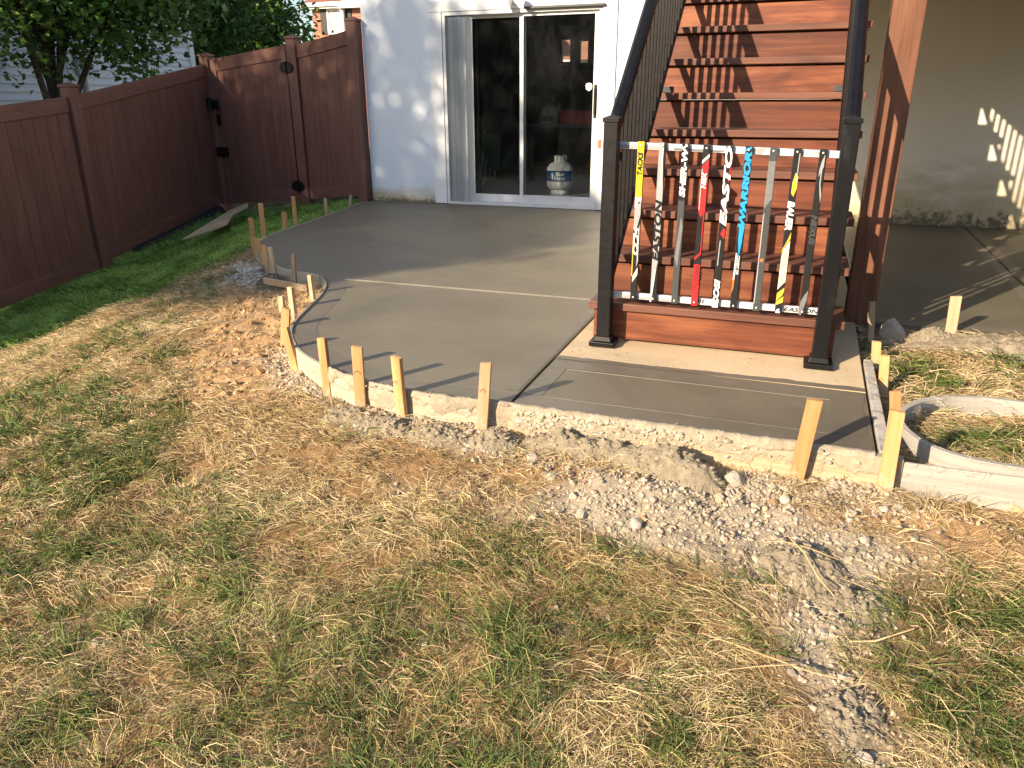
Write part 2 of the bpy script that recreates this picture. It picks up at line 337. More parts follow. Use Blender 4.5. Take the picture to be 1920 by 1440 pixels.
# ------------------------------------------------------------------ mesh helpers
class MB:
    """Collects shapes in world space and links them as one mesh object."""
    def __init__(s): s.v = []; s.f = []; s.mi = []; s.sm = []
    def add(s, verts, faces, mi=0, smooth=False):
        o = len(s.v); s.v += [tuple(p) for p in verts]
        for f in faces: s.f.append(tuple(i + o for i in f)); s.mi.append(mi); s.sm.append(smooth)
        return s
    def hexa(s, b, t, mi=0):
        """b, t: four bottom and four top points, counter-clockwise seen from above."""
        return s.add(list(b) + list(t), [(3, 2, 1, 0), (4, 5, 6, 7), (0, 1, 5, 4), (1, 2, 6, 5), (2, 3, 7, 6), (3, 0, 4, 7)], mi)
    def box(s, x0, x1, y0, y1, z0, z1, mi=0):
        return s.hexa([(x0, y0, z0), (x1, y0, z0), (x1, y1, z0), (x0, y1, z0)], [(x0, y0, z1), (x1, y0, z1), (x1, y1, z1), (x0, y1, z1)], mi)
    def bar(s, p0, p1, w, h, up=(0, 0, 1), mi=0):
        p0 = Vector(p0); p1 = Vector(p1); d = (p1 - p0).normalized(); u = Vector(up)
        r = d.cross(u).normalized() * (w / 2); q = r.cross(d).normalized() * (h / 2)
        return s.hexa([p0 - r - q, p0 + r - q, p0 + r + q, p0 - r + q], [p1 - r - q, p1 + r - q, p1 + r + q, p1 - r + q], mi)
    def prism(s, poly, z0, z1, mi=0):
        n = len(poly)
        v = [(x, y, z0) for x, y in poly] + [(x, y, z1) for x, y in poly]
        return s.add(v, [tuple(range(n - 1, -1, -1)), tuple(range(n, 2 * n))] + [(i, (i + 1) % n, n + (i + 1) % n, n + i) for i in range(n)], mi)
    def tube(s, pts, rad, seg=10, mi=0, cap=True):
        pts = [Vector(p) for p in pts]; n = len(pts)
        if not hasattr(rad, '__len__'): rad = [rad] * n
        vv = []; prev = None
        for i, p in enumerate(pts):
            d = (pts[min(i + 1, n - 1)] - pts[max(i - 1, 0)]).normalized()
            a = prev if prev is not None else (Vector((1, 0, 0)) if abs(d.z) > .9 else Vector((0, 0, 1)))
            u = (a - d * a.dot(d)).normalized(); w = d.cross(u); prev = u
            for k in range(seg):
                t = 2 * math.pi * k / seg; vv.append(p + (u * math.cos(t) + w * math.sin(t)) * rad[i])
        ff = [(i * seg + k, i * seg + (k + 1) % seg, (i + 1) * seg + (k + 1) % seg, (i + 1) * seg + k) for i in range(n - 1) for k in range(seg)]
        s.add(vv, ff, mi, True)
        if cap: s.add([vv[k] for k in range(seg)][::-1], [tuple(range(seg))], mi); s.add([vv[(n - 1) * seg + k] for k in range(seg)], [tuple(range(seg))], mi)
        return s
    def lathe(s, c, prof, seg=28, mi=0):
        vv = [(c[0] + r * math.cos(2 * math.pi * k / seg), c[1] + r * math.sin(2 * math.pi * k / seg), c[2] + z) for r, z in prof for k in range(seg)]
        ff = [(i * seg + k, i * seg + (k + 1) % seg, (i + 1) * seg + (k + 1) % seg, (i + 1) * seg + k) for i in range(len(prof) - 1) for k in range(seg)]
        return s.add(vv, ff, mi, True)
    def build(s, name, mats, parent=None, origin=None, bevel=0.0):
        if not isinstance(mats, (list, tuple)): mats = [mats]
        if parent is not None: origin = parent.get('_org', (0, 0, 0))
        if origin is None: origin = (0, 0, 0)
        ox, oy, oz = origin
        me = bpy.data.meshes.new(name)
        me.from_pydata([(x - ox, y - oy, z - oz) for x, y, z in s.v], [], s.f)
        for m in mats: me.materials.append(m)
        me.polygons.foreach_set('material_index', s.mi); me.polygons.foreach_set('use_smooth', s.sm); me.update()
        o = bpy.data.objects.new(name, me); COL.objects.link(o)
        o['_org'] = tuple(origin)
        if parent is not None: o.parent = parent
        else: o.location = origin
        if bevel:
            b = o.modifiers.new('edge', 'BEVEL'); b.width = bevel; b.segments = 2; b.limit_method = 'ANGLE'; b.angle_limit = R(40)
        return o
def tag(o, label=None, cat=None, group=None, kind=None):
    for k, v in (('label', label), ('category', cat), ('group', group), ('kind', kind)):
        if v: o[k] = v
    return o
def thing(name, loc, label, cat, group=None):
    o = bpy.data.objects.new(name, None); COL.objects.link(o); o.location = loc; o['_org'] = tuple(loc); o.empty_display_size = .1
    return tag(o, label, cat, group)
def struct(o): o['kind'] = 'structure'; return o

def copy_part(src, parent, loc=(0, 0, 0), rot=None):
    c = src.copy(); COL.objects.link(c); c.parent = parent; c.location = loc
    if rot: c.rotation_euler = rot
    return c

# numpy mesh with a colour attribute
def np_mesh(name, verts, quads, tris, cols, mat, smooth=False):
    me = bpy.data.meshes.new(name)
    nv = len(verts); nq = 0 if quads is None else len(quads); ntr = 0 if tris is None else len(tris)
    me.vertices.add(nv); me.vertices.foreach_set('co', np.ascontiguousarray(verts, dtype=np.float32).ravel())
    li = np.concatenate([x.ravel() for x in (quads, tris) if x is not None]).astype(np.int32)
    me.loops.add(len(li)); me.loops.foreach_set('vertex_index', li)
    me.polygons.add(nq + ntr)
    st = np.concatenate([np.arange(nq) * 4, nq * 4 + np.arange(ntr) * 3]).astype(np.int32)
    me.polygons.foreach_set('loop_start', st)
    me.polygons.foreach_set('use_smooth', np.full(nq + ntr, smooth))
    me.update(calc_edges=True)
    if cols is not None:
        a = me.attributes.new('col', 'FLOAT_COLOR', 'POINT')
        c4 = np.ones((nv, 4), np.float32); c4[:, :3] = cols; a.data.foreach_set('color', c4.ravel())
    me.materials.append(mat)
    o = bpy.data.objects.new(name, me); COL.objects.link(o)
    return o

_tabs = {}
def vnoise(x, y, seed=0):
    if seed not in _tabs: _tabs[seed] = np.random.default_rng(1000 + seed).random((256, 256))
    T = _tabs[seed]
    xi = np.floor(x).astype(int); yi = np.floor(y).astype(int); fx = x - xi; fy = y - yi
    fx = fx * fx * (3 - 2 * fx); fy = fy * fy * (3 - 2 * fy)
    g = lambda i, j: T[i & 255, j & 255]
    return (g(xi, yi) * (1 - fx) + g(xi + 1, yi) * fx) * (1 - fy) + (g(xi, yi + 1) * (1 - fx) + g(xi + 1, yi + 1) * fx) * fy
def fbm(x, y, s, oct=4, seed=0, gain=.5):
    x = np.asarray(x, float) * s; y = np.asarray(y, float) * s
    t = 0; a = 1; n = 0
    for i in range(oct): t = t + a * vnoise(x * 2 ** i + 17.3 * i, y * 2 ** i + 9.1 * i, seed + i); n += a; a *= gain
    return t / n
def sstep(a, b, x): t = np.clip((x - a) / (b - a), 0, 1); return t * t * (3 - 2 * t)

def catmull(P, n=6):
    P = [np.array(p, float) for p in P]; out = []
    for i in range(len(P) - 1):
        p0 = P[max(i - 1, 0)]; p1 = P[i]; p2 = P[i + 1]; p3 = P[min(i + 2, len(P) - 1)]
        for k in range(n):
            t = k / n
            out.append(.5 * (2 * p1 + (p2 - p0) * t + (2 * p0 - 5 * p1 + 4 * p2 - p3) * t * t + (3 * p1 - p0 - 3 * p2 + p3) * t ** 3))
    out.append(P[-1]); return np.array(out)
def resample(P, step):
    d = np.r_[0, np.cumsum(np.hypot(*np.diff(P, axis=0).T))]; n = max(2, int(d[-1] / step) + 1); t = np.linspace(0, d[-1], n)
    return np.c_[np.interp(t, d, P[:, 0]), np.interp(t, d, P[:, 1])]
def offset_line(P, off):
    """Offset an open polyline sideways; positive = to the right of travel."""
    d = np.gradient(P, axis=0); d /= np.linalg.norm(d, axis=1)[:, None] + 1e-9
    return P + np.c_[d[:, 1], -d[:, 0]] * off
def inside(poly, x, y):
    x = np.asarray(x); y = np.asarray(y); r = np.zeros(x.shape, bool); n = len(poly)
    for i in range(n):
        x0, y0 = poly[i]; x1, y1 = poly[(i + 1) % n]
        c = ((y0 > y) != (y1 > y)) & (x < (x1 - x0) * (y - y0) / (y1 - y0 + 1e-12) + x0)
        r ^= c
    return r
def seg_dist(P, x, y, closed=False):
    x = np.asarray(x, float); y = np.asarray(y, float); best = np.full(x.shape, 1e9)
    for i in range(len(P) - (0 if closed else 1)):
        a = P[i]; b = P[(i + 1) % len(P)]; ab = b - a; L = ab @ ab + 1e-12
        t = np.clip(((x - a[0]) * ab[0] + (y - a[1]) * ab[1]) / L, 0, 1)
        best = np.minimum(best, np.hypot(x - a[0] - t * ab[0], y - a[1] - t * ab[1]))
    return best

# ------------------------------------------------------------------ ground plan
EDGE_BACK = np.array([(-1.03, .0), (-.86, -.95), (-.70, -1.95), (-.575, -2.64)])
EDGE_NOTCH = catmull([(-.575, -2.64), (-.45, -2.95), (-.28, -3.14), (-.01, -3.38), (.29, -3.66), (.50, -3.77), (.66, -3.80), (.78, -3.84)], 5)
EDGE_CURVE = catmull([(.78, -3.84), (.94, -4.02), (1.04, -4.18), (1.13, -4.38), (1.24, -4.69), (1.31, -4.88), (1.39, -5.04), (1.52, -5.21), (1.67, -5.35), (1.86, -5.47), (2.02, -5.56), (2.18, -5.615), (2.36, -5.655), (2.56, -5.672), (2.72, -5.665), (2.86, -5.65)], 5)
PATIO = np.vstack([EDGE_BACK, EDGE_NOTCH[1:], EDGE_CURVE[1:], [(4.21, -5.65), (4.225, -4.2), (4.26, -3.90), (9.5, -3.93), (9.5, 0.0)]])
HOUSE = np.array([(-1.0, 0), (9.5, 0), (9.5, 5.3), (-1.0, 5.3)])

# terrain: thin-plate surface through heights read at the fence foot, stakes and form boards
CP = np.array([(-3.31, -4.2, -.90), (-3.37, -3.2, -.79), (-3.466, -1.865, -.655), (-3.55, -.8, -.46), (-3.625, .473, -.29), (-2.07, .19, -.13), (-1.06, -.02, -.02),
    (-.90, -1.0, -.05), (-.78, -2.0, -.065), (-.72, -2.6, -.08), (-.55, -3.05, -.13), (-.2, -3.35, -.14), (.2, -3.62, -.13), (.55, -3.85, -.10), (.9, -4.2, -.09), (1.15, -4.8, -.12), (1.4, -5.25, -.15), (1.75, -5.55, -.145),
    (2.15, -5.72, -.125), (2.7, -5.75, -.115), (3.4, -5.75, -.115), (4.2, -5.75, -.12), (4.35, -5.0, -.09), (4.35, -4.3, -.06), (5.2, -4.1, -.035), (6.5, -4.1, -.03), (5.2, -5.3, -.12), (6.5, -5.6, -.15),
    (3.3, -6.4, -.24), (2.0, -6.3, -.27), (4.6, -6.4, -.22), (3.3, -7.2, -.34), (2.2, -7.4, -.40), (4.6, -7.2, -.31), (.5, -5.6, -.31), (.3, -6.6, -.46), (-1.0, -5.0, -.55), (-1.5, -3.0, -.40), (-1.0, -6.8, -.68), (-2.6, -6.5, -.90), (3.3, -9.0, -.52), (6.5, -8.5, -.45), (0, -9.5, -.80), (-1.8, -1.0, -.24), (.3, -4.8, -.21)])
def _tps():
    X = CP[:, :2]; n = len(X); d = np.linalg.norm(X[:, None] - X[None], axis=2)
    K = np.where(d > 0, d * d * np.log(d + 1e-12), 0) + np.eye(n) * .02
    P = np.c_[np.ones(n), X]; A = np.block([[K, P], [P.T, np.zeros((3, 3))]])
    return np.linalg.solve(A, np.r_[CP[:, 2], 0, 0, 0])
TPS = _tps()
def base_z(x, y):
    x = np.asarray(x, float); y = np.asarray(y, float)
    xc = np.clip(x, -4.2, 7.5); yc = np.clip(y, -9.6, 1.2)
    z = TPS[-3] + TPS[-2] * xc + TPS[-1] * yc
    for i, (a, b) in enumerate(CP[:, :2]):
        d2 = (xc - a) ** 2 + (yc - b) ** 2; z = z + TPS[i] * .5 * d2 * np.log(d2 + 1e-12)
    far = np.hypot(x - xc, y - yc)
    w = sstep(0, 14, far)
    return z * (1 - w) - 1.1 * w

def gauss(x, y, cx, cy, sx, sy=None, rot=0):
    sy = sy or sx; c, s = math.cos(rot), math.sin(rot); u = (x - cx) * c + (y - cy) * s; v = -(x - cx) * s + (y - cy) * c
    return np.exp(-.5 * ((u / sx) ** 2 + (v / sy) ** 2))
EDGE_ALL = np.vstack([EDGE_BACK, EDGE_NOTCH[1:], EDGE_CURVE[1:], [(4.21, -5.65)]])
EDGE_FRONT = np.vstack([EDGE_CURVE[8:], [(4.21, -5.65)]])
TRAIL = np.array([(3.35, -6.02), (3.75, -6.02), (4.0, -6.10), (4.12, -6.28), (4.05, -6.42), (4.08, -6.58), (4.14, -6.78), (4.2, -7.1)])
def zones(x, y):
    """Weights of what covers the ground at (x, y)."""
    n1 = fbm(x, y, 2.3, 4, 3); n2 = fbm(x, y, 6.0, 4, 13); n3 = fbm(x, y, 1.1, 3, 23)
    fd = seg_dist(EDGE_FRONT, x, y)
    clay = np.clip(1.35 * gauss(x, y, .85, -4.55, .62, .36, R(-58)) + 1.0 * gauss(x, y, 1.25, -5.3, .3, .16, R(-50)) + 1.25 * gauss(x, y, 3.42, -5.92, .34, .065) + 1.25 * gauss(x, y, 4.55, -5.86, .36, .12, .1) + .5 * gauss(x, y, 2.55, -6.02, .35, .06) + .55 * gauss(x, y, .2, -4.0, .35, .2, -.5) + (n2 - .5) * 1.0 - .08, 0, 1)
    dust = np.clip(1.5 * gauss(x, y, 3.62, -6.06, .42, .085, -.02) + 1.4 * gauss(x, y, 3.92, -6.10, .19, .14) + 1.2 * np.exp(-.5 * (seg_dist(TRAIL, x, y) / .085) ** 2) + .9 * np.exp(-.5 * ((fd - .05) / .10) ** 2) * (x > 1.2) + .9 * gauss(x, y, .05, -3.62, .34, .17, -.6) + .7 * gauss(x, y, 2.55, -6.12, .09, .05) + (n2 - .5) * 1.3 - .15, 0, 1)
    dust = np.maximum(dust, np.clip(1.1 * gauss(x, y, 4.9, -4.08, .9, .11) + (n2 - .5) * .7, 0, 1))
    # lush strip by the fence, ending in a ragged line
    lush = sstep(.12, -.30, np.where(y < -2.9, x + .62 - .77 * (y + 2.9), x + .62 - .2 * (y + 2.9)) + (n1 - .5) * .8)
    patch = sstep(.50, .66, n1 * .6 + n2 * .4)
    front = sstep(-6.0, -6.6, y + (x - 3) * .02)
    leftw = sstep(1.6, .4, x) * sstep(-4.9, -5.6, y)
    green = patch * (.22 + .60 * np.maximum(front, leftw)) + .14 * front + .12 * leftw
    for cx, cy, sx, sy, a in ((.85, -4.87, .12, .07, 1.0), (.60, -5.10, .10, .06, .7), (.44, -5.78, .42, .20, .75), (1.42, -6.70, .22, .16, .8), (1.58, -6.16, .16, .07, .6), (2.28, -6.90, .22, .10, .9), (2.69, -6.69, .20, .05, .7), (2.72, -6.93, .26, .09, 1.2), (2.31, -7.27, .22, .10, .8), (3.06, -6.70, .20, .08, .9), (3.41, -6.62, .20, .12, 1.1), (3.46, -6.20, .30, .07, .55), (3.28, -6.80, .24, .10, .8), (3.09, -7.07, .22, .10, 1.1), (2.70, -7.08, .16, .07, .9), (3.76, -6.80, .18, .12, .7), (3.75, -6.45, .14, .10, .5), (4.36, -6.47, .22, .22, 1.0), (4.66, -5.56, .14, .10, 1.0), (4.45, -6.12, .14, .10, .6), (1.88, -6.57, .10, .05, .6), (4.50, -4.55, .13, .10, 1.1), (4.80, -5.22, .18, .10, 1.0), (5.2, -5.75, .25, .2, .9), (1.2, -6.3, .3, .12, .5)):
        green = green + a * gauss(x, y, cx, cy, sx, sy) * (.45 + 1.1 * n2)
    green = green * (.35 + 1.3 * sstep(.36, .62, n2))
    trampled = gauss(x, y, 2.2, -6.05, .65, .22, -.05) + .6 * gauss(x, y, 1.5, -5.6, .4, .2, -.6)
    green = np.clip(green * (1 - .8 * np.clip(trampled, 0, 1)), 0, 1)
    green = np.maximum(green, lush)
    bare = np.clip(clay + dust, 0, 1)
    green = green * (1 - bare)
    return clay, dust, lush, green, trampled

def micro(x, y):
    clay, dust, lush, green, tr = zones(x, y)
    m = (fbm(x, y, 5, 4, 31) - .5) * .045 + (fbm(x, y, 16, 3, 41) - .5) * .016
    r = np.abs(fbm(x, y, 9, 4, 51) - .5) * 2
    m = m + .07 * gauss(x, y, -.14, -3.50, .20, .08, -.65)
    m = m + clay * (.03 - r * .075) + dust * (fbm(x, y, 22, 3, 61) - .42) * .04
    return m
def ground_z(x, y):
    x = np.asarray(x, float); y = np.asarray(y, float)
    z = base_z(x, y)
    near = (x > -3.6) & (x < 8) & (y > -8.6) & (y < 1)
    if near.any():
        mm = np.zeros_like(z); mm[near] = micro(x[near], y[near]); z = z + mm
    ins = inside(PATIO, x, y) | inside(HOUSE, x, y)
    return np.where(ins, np.minimum(z, -.20), z)
def gz(x, y): return float(ground_z(np.array([x]), np.array([y]))[0])

def axis_steps(lo, hi, fine, far_lo, far_hi):
    a = list(np.arange(lo, hi + fine / 2, fine)); s = fine
    while a[-1] < far_hi: s *= 1.5; a.append(a[-1] + s)
    s = fine
    while a[0] > far_lo: s *= 1.5; a.insert(0, a[0] - s)
    return np.array(a)
gx = axis_steps(-3.7, 6.2, .026, -90, 90); gy = axis_steps(-8.1, .4, .026, -90, 140)
GX, GY = np.meshgrid(gx, gy); fx_, fy_ = GX.ravel(), GY.ravel()
GZ = ground_z(fx_, fy_)
clay, dust, lush, green, tr_ = zones(fx_, fy_)
c_thatch = np.array([.34, .215, .105]); c_clay = np.array([.46, .295, .155]); c_dust = np.array([.44, .375, .285]); c_lush = np.array([.075, .085, .03]); c_far = np.array([.07, .09, .03])
gc = np.repeat(c_thatch[None], len(fx_), 0)
gc = gc * (.8 + .4 * fbm(fx_, fy_, 3.1, 4, 71)[:, None])
gc = gc * (1 - .6 * green[:, None]) + np.array([.13, .10, .045]) * .6 * green[:, None]
gc = gc * (1 - lush[:, None]) + c_lush * lush[:, None]
gc = gc * (1 - clay[:, None]) + c_clay * clay[:, None]
gc = gc * (1 - dust[:, None]) + c_dust * dust[:, None]
farm = ((fx_ < -3.7) | (fx_ > 7) | (fy_ < -8.4) | (fy_ > 1.0))[:, None]
gc = np.where(farm, c_far, gc)
nx, ny = len(gx), len(gy)
ii = np.arange(nx - 1)[None, :] + nx * np.arange(ny - 1)[:, None]
quads = np.stack([ii, ii + 1, ii + nx + 1, ii + nx], -1).reshape(-1, 4)
ground = struct(np_mesh('ground', np.c_[fx_, fy_, GZ], quads, None, gc, MT['ground'], True))

# ------------------------------------------------------------------ slabs
def slab(name, poly, mat, top=0.0, bot=-.19, lip=.003, parent=None):
    """A poured slab: flat top, softened arris, vertical sides."""
    P = np.array(poly, float)
    if np.sum(P[:, 0] * np.roll(P[:, 1], -1) - np.roll(P[:, 0], -1) * P[:, 1]) < 0: P = P[::-1]
    e = np.roll(P, -1, 0) - P; e /= np.linalg.norm(e, axis=1)[:, None] + 1e-12
    nrm = np.c_[-e[:, 1], e[:, 0]]; b = nrm + np.roll(nrm, 1, 0); b /= (1 + np.sum(nrm * np.roll(nrm, 1, 0), axis=1))[:, None] + 1e-6
    Q = P + b * lip; n = len(P)
    bm = bmesh.new()
    t = [bm.verts.new((x, y, top)) for x, y in Q]; m = [bm.verts.new((x, y, top - lip * .7)) for x, y in P]; d = [bm.verts.new((x, y, bot)) for x, y in P]
    f = bm.faces.new(t); 
    for i in range(n):
        j = (i + 1) % n
        bm.faces.new((m[i], m[j], t[j], t[i])); bm.faces.new((d[i], d[j], m[j], m[i]))
    bmesh.ops.triangulate(bm, faces=[f])
    me = bpy.data.meshes.new(name); bm.to_mesh(me); bm.free(); me.materials.append(mat)
    o = bpy.data.objects.new(name, me); COL.objects.link(o)
    o['_org'] = (0, 0, 0)
    if parent: o.parent = parent
    return o
def cut_index(P, yv):
    for i in range(len(P) - 1):
        if (P[i][1] - yv) * (P[i + 1][1] - yv) <= 0 and P[i][1] > P[i + 1][1]:
            t = (yv - P[i][1]) / (P[i + 1][1] - P[i][1] + 1e-12); return i, P[i] + t * (P[i + 1] - P[i])
LOOP = np.vstack([EDGE_BACK, EDGE_NOTCH[1:], EDGE_CURVE[1:]])
ci, cpnt = cut_index(LOOP, -3.885)
jt = .0035
backp = list(map(tuple, LOOP[:ci + 1])) + [(cpnt[0] - .01, -3.885 + jt), (4.225, -3.885 + jt), (4.225, -.004), (-1.03, -.004)]
frontp = [(cpnt[0] + .01, -3.885 - jt)] + list(map(tuple, LOOP[ci + 1:-1])) + [(2.846, -5.65), (2.846, -3.885 - jt)]
pat = struct(slab('patio_slab', backp, MT['wetslab']))
slab('front_bay', frontp, MT['wetslab'], parent=pat)
slab('step_bay', [(2.858, -5.652), (4.208, -5.652), (4.212, -5.035), (2.858, -5.02)], MT['wetslab2'], parent=pat)
pad = struct(slab('stair_pad', [(2.858, -5.017), (4.212, -5.032), (4.225, -3.9), (2.858, -3.9)], MT['oldpad'], top=.001))
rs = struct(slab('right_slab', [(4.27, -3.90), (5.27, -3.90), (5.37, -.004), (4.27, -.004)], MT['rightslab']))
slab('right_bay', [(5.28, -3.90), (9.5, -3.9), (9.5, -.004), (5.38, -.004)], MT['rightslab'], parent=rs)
def band(P, a, b, mat, parent, z=.0012):
    """A strip left by the edging trowel, a few millimetres proud."""
    A = offset_line(P, a); B = offset_line(P, b); n = len(P)
    v = [(x, y, z) for x, y in A] + [(x, y, z) for x, y in B]
    o = MB().add(v, [(i, i + 1, n + i + 1, n + i) for i in range(n - 1)]).build('edge_band', mat, parent)
    return o
# the loop runs with the slab on its left, so inward offsets are negative
loopF = resample(LOOP[ci + 1:-2], .06)
band(loopF, -.014, -.125, MT['band'], pat)
band(np.array([(2.30, -5.64), (2.846, -5.640)]), -.012, -.115, MT['band'], pat, .0018)
band(np.array([(2.868, -5.652), (4.20, -5.652)]), -.012, -.125, MT['band'], pat)
band(np.array([(2.846, -5.50), (2.846, -3.95)]), -.010, -.075, MT['band'], pat, .0018)
band(np.array([(2.862, -5.52), (2.862, -5.09)]), .010, .085, MT['band'], pat, .0018)
band(np.array([(4.20, -5.52), (4.20, -5.05)]), -.010, -.13, MT['band'], pat, .0018)
band(np.array([(2.87, -5.10), (4.20, -5.115)]), .055, -.03, MT['band'], pat, .0024)
for s in (-1, 1):
    band(np.array([(5.275, -3.86), (5.375, -.05)]), s * .012, s * .085, MT['band'], rs)
band(np.array([(4.30, -3.88), (9.0, -3.88)]), 0, -.11, MT['band'], rs, .0020)
# floated-in ridge beside the cross joint (pale, left by the jointing tool)
for yy in (-3.874, -3.896):
    n_ = 60; xs_ = np.linspace(.86, 2.83, n_)
    m_ = MB()
    for i in range(n_ - 1):
        w0 = .0018 + .0018 * random.random()
        m_.hexa([(xs_[i], yy - w0, -.002), (xs_[i + 1], yy - w0, -.002), (xs_[i + 1], yy + w0, -.002), (xs_[i], yy + w0, -.002)], [(xs_[i], yy - .001, .0026), (xs_[i + 1], yy - .001, .0026), (xs_[i + 1], yy + .001, .0026), (xs_[i], yy + .001, .0026)])
    m_.build('joint_ridge', MT['jointgrey'], pat)

def ridge(p0, p1, w, name='trowel_ridge', mat='band', n=40):
    m_ = MB(); p0 = np.array(p0); p1 = np.array(p1); d = (p1 - p0) / np.linalg.norm(p1 - p0); nn = np.array([-d[1], d[0]])
    for i in range(n):
        a = p0 + (p1 - p0) * i / n; b = p0 + (p1 - p0) * (i + 1) / n; s_ = w * random.uniform(.4, 1.1)
        m_.hexa([(*(a - nn * s_), .0), (*(b - nn * s_), .0), (*(b + nn * s_), .0), (*(a + nn * s_), .0)], [(*a, .0022), (*b, .0022), (*(b + nn * .0005), .0022), (*(a + nn * .0005), .0022)])
    return m_.build(name, MT[mat], pat)
ridge((2.93, -5.527), (4.10, -5.530), .0022); ridge((2.30, -5.525), (2.80, -5.525), .0015); ridge((2.95, -5.165), (4.07, -5.17), .0014); ridge((4.072, -5.50), (4.070, -5.18), .0016)
# slurry feathered on to the old pad
n_ = 90; xs_ = np.linspace(2.862, 4.208, n_); fr_ = -5.012 + .018 + .055 * (fbm(xs_, xs_ * 0 + 3.3, 4, 5, 88, .65) - .35)
MB().add([(x, -5.034, .0026) for x in xs_] + [(x, y, .0024) for x, y in zip(xs_, fr_)], [(i, i + 1, n_ + i + 1, n_ + i) for i in range(n_ - 1)]).build('slurry_edge', MT['band'], pat)

# ------------------------------------------------------------------ form boards
def strip(P, z0, z1, th, name, mat, label, zfun=None, wav=0.0):
    """A board bent along a plan curve; P is its inner face, th goes outwards."""
    P = np.asarray(P, float); O = offset_line(P, th); n = len(P)
    zt = [z1 + wav * math.sin(i * 1.7) for i in range(n)]; zb = [z0 if zfun is None else zfun(*P[i]) for i in range(n)]
    v = [(P[i][0], P[i][1], zb[i]) for i in range(n)] + [(O[i][0], O[i][1], zb[i]) for i in range(n)] + [(O[i][0], O[i][1], zt[i]) for i in range(n)] + [(P[i][0], P[i][1], zt[i]) for i in range(n)]
    f = []
    for i in range(n - 1):
        for a in range(4):
            b = (a + 1) % 4; f.append((a * n + i, b * n + i, b * n + i + 1, a * n + i + 1))
    f += [(0, 3 * n, 2 * n, n), (n - 1, 2 * n - 1, 3 * n - 1, 4 * n - 1)]
    mb = MB().add(v, f)
    bm = bmesh.new()
    o = mb.build(name, mat, None, (float(P[n // 2][0]), float(P[n // 2][1]), 0))
    bm.from_mesh(o.data); bmesh.ops.recalc_face_normals(bm, faces=bm.faces); bm.to_mesh(o.data); bm.free()
    b = o.modifiers.new('edge', 'BEVEL'); b.width = .002; b.segments = 1; b.limit_method = 'ANGLE'; b.angle_limit = R(50)
    return tag(o, label, 'form board', 'form boards round the new concrete')
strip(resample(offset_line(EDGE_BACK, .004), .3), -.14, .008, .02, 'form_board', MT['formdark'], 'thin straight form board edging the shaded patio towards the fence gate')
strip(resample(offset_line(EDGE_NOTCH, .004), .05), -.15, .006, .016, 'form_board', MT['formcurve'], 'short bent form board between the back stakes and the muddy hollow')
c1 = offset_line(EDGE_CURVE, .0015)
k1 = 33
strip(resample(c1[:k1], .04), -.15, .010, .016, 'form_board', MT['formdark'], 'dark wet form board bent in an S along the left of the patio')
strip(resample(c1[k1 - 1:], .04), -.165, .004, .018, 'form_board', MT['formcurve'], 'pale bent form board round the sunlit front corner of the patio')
fb = strip(np.array([(2.86, -5.6535), (3.3, -5.6535), (3.8, -5.6535), (4.29, -5.6535)]), -.15, .006, .038, 'form_board', MT['form'], 'long straight form board along the front edge of the slab smeared with concrete')
strip(np.array([(4.218, -5.648), (4.222, -5.1), (4.228, -4.60)]), -.10, .012, .038, 'form_board', MT['formspare'], 'short straight form board along the right end of the step slab')

# spare bent board lying as a loop on the grass
ringP = catmull([(5.55, -5.35), (5.25, -5.47), (4.95, -5.535), (4.68, -5.545), (4.50, -5.515), (4.40, -5.44), (4.345, -5.32), (4.345, -5.18), (4.39, -5.07), (4.47, -4.975), (4.60, -4.905), (4.78, -4.885), (5.0, -4.94), (5.25, -5.05), (5.5, -5.22)], 6)
ring = strip(ringP[::-1], -.145, -.018, .026, 'bent_board', MT['formspare'], 'grey flexible board bent into a loop on the grass right of the slab')
ring['category'] = 'board'; del ring['group']
strip(np.array([(4.262, -5.668), (4.42, -5.668), (4.60, -5.664), (4.80, -5.650), (5.05, -5.60), (5.3, -5.50)]), -.15, -.008, .014, 'bent_board', MT['formspare'], 'grey board running on from the front form past the corner stake to the right')
o_ = COL.objects[-1]; o_['category'] = 'board'; del o_['group']

# ------------------------------------------------------------------ house
house = thing('house', (0, 0, 0), 'white painted house wall with sliding glass door behind the patio', 'house')
HZ = 5.6
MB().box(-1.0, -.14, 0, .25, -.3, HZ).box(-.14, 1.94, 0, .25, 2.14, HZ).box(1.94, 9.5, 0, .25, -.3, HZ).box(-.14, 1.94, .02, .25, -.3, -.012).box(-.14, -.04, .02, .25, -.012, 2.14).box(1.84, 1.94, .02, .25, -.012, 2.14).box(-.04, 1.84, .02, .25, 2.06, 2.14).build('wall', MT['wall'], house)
# back and sides of the room: the daylight through the far windows comes in here
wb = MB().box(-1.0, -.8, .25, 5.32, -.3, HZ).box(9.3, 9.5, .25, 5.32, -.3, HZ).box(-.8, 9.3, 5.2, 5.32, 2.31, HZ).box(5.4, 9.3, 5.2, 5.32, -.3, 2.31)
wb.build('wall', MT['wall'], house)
r_ = MB()
r_.add([(-1.3, -.35, HZ), (9.8, -.35, HZ), (9.8, 5.7, HZ), (-1.3, 5.7, HZ), (-1.3, 2.6, HZ + 1.6), (9.8, 2.6, HZ + 1.6)], [(0, 1, 5, 4), (2, 3, 4, 5), (0, 4, 3), (1, 2, 5), (3, 2, 1, 0)])
r_.build('roof', MT['shingle'], house)
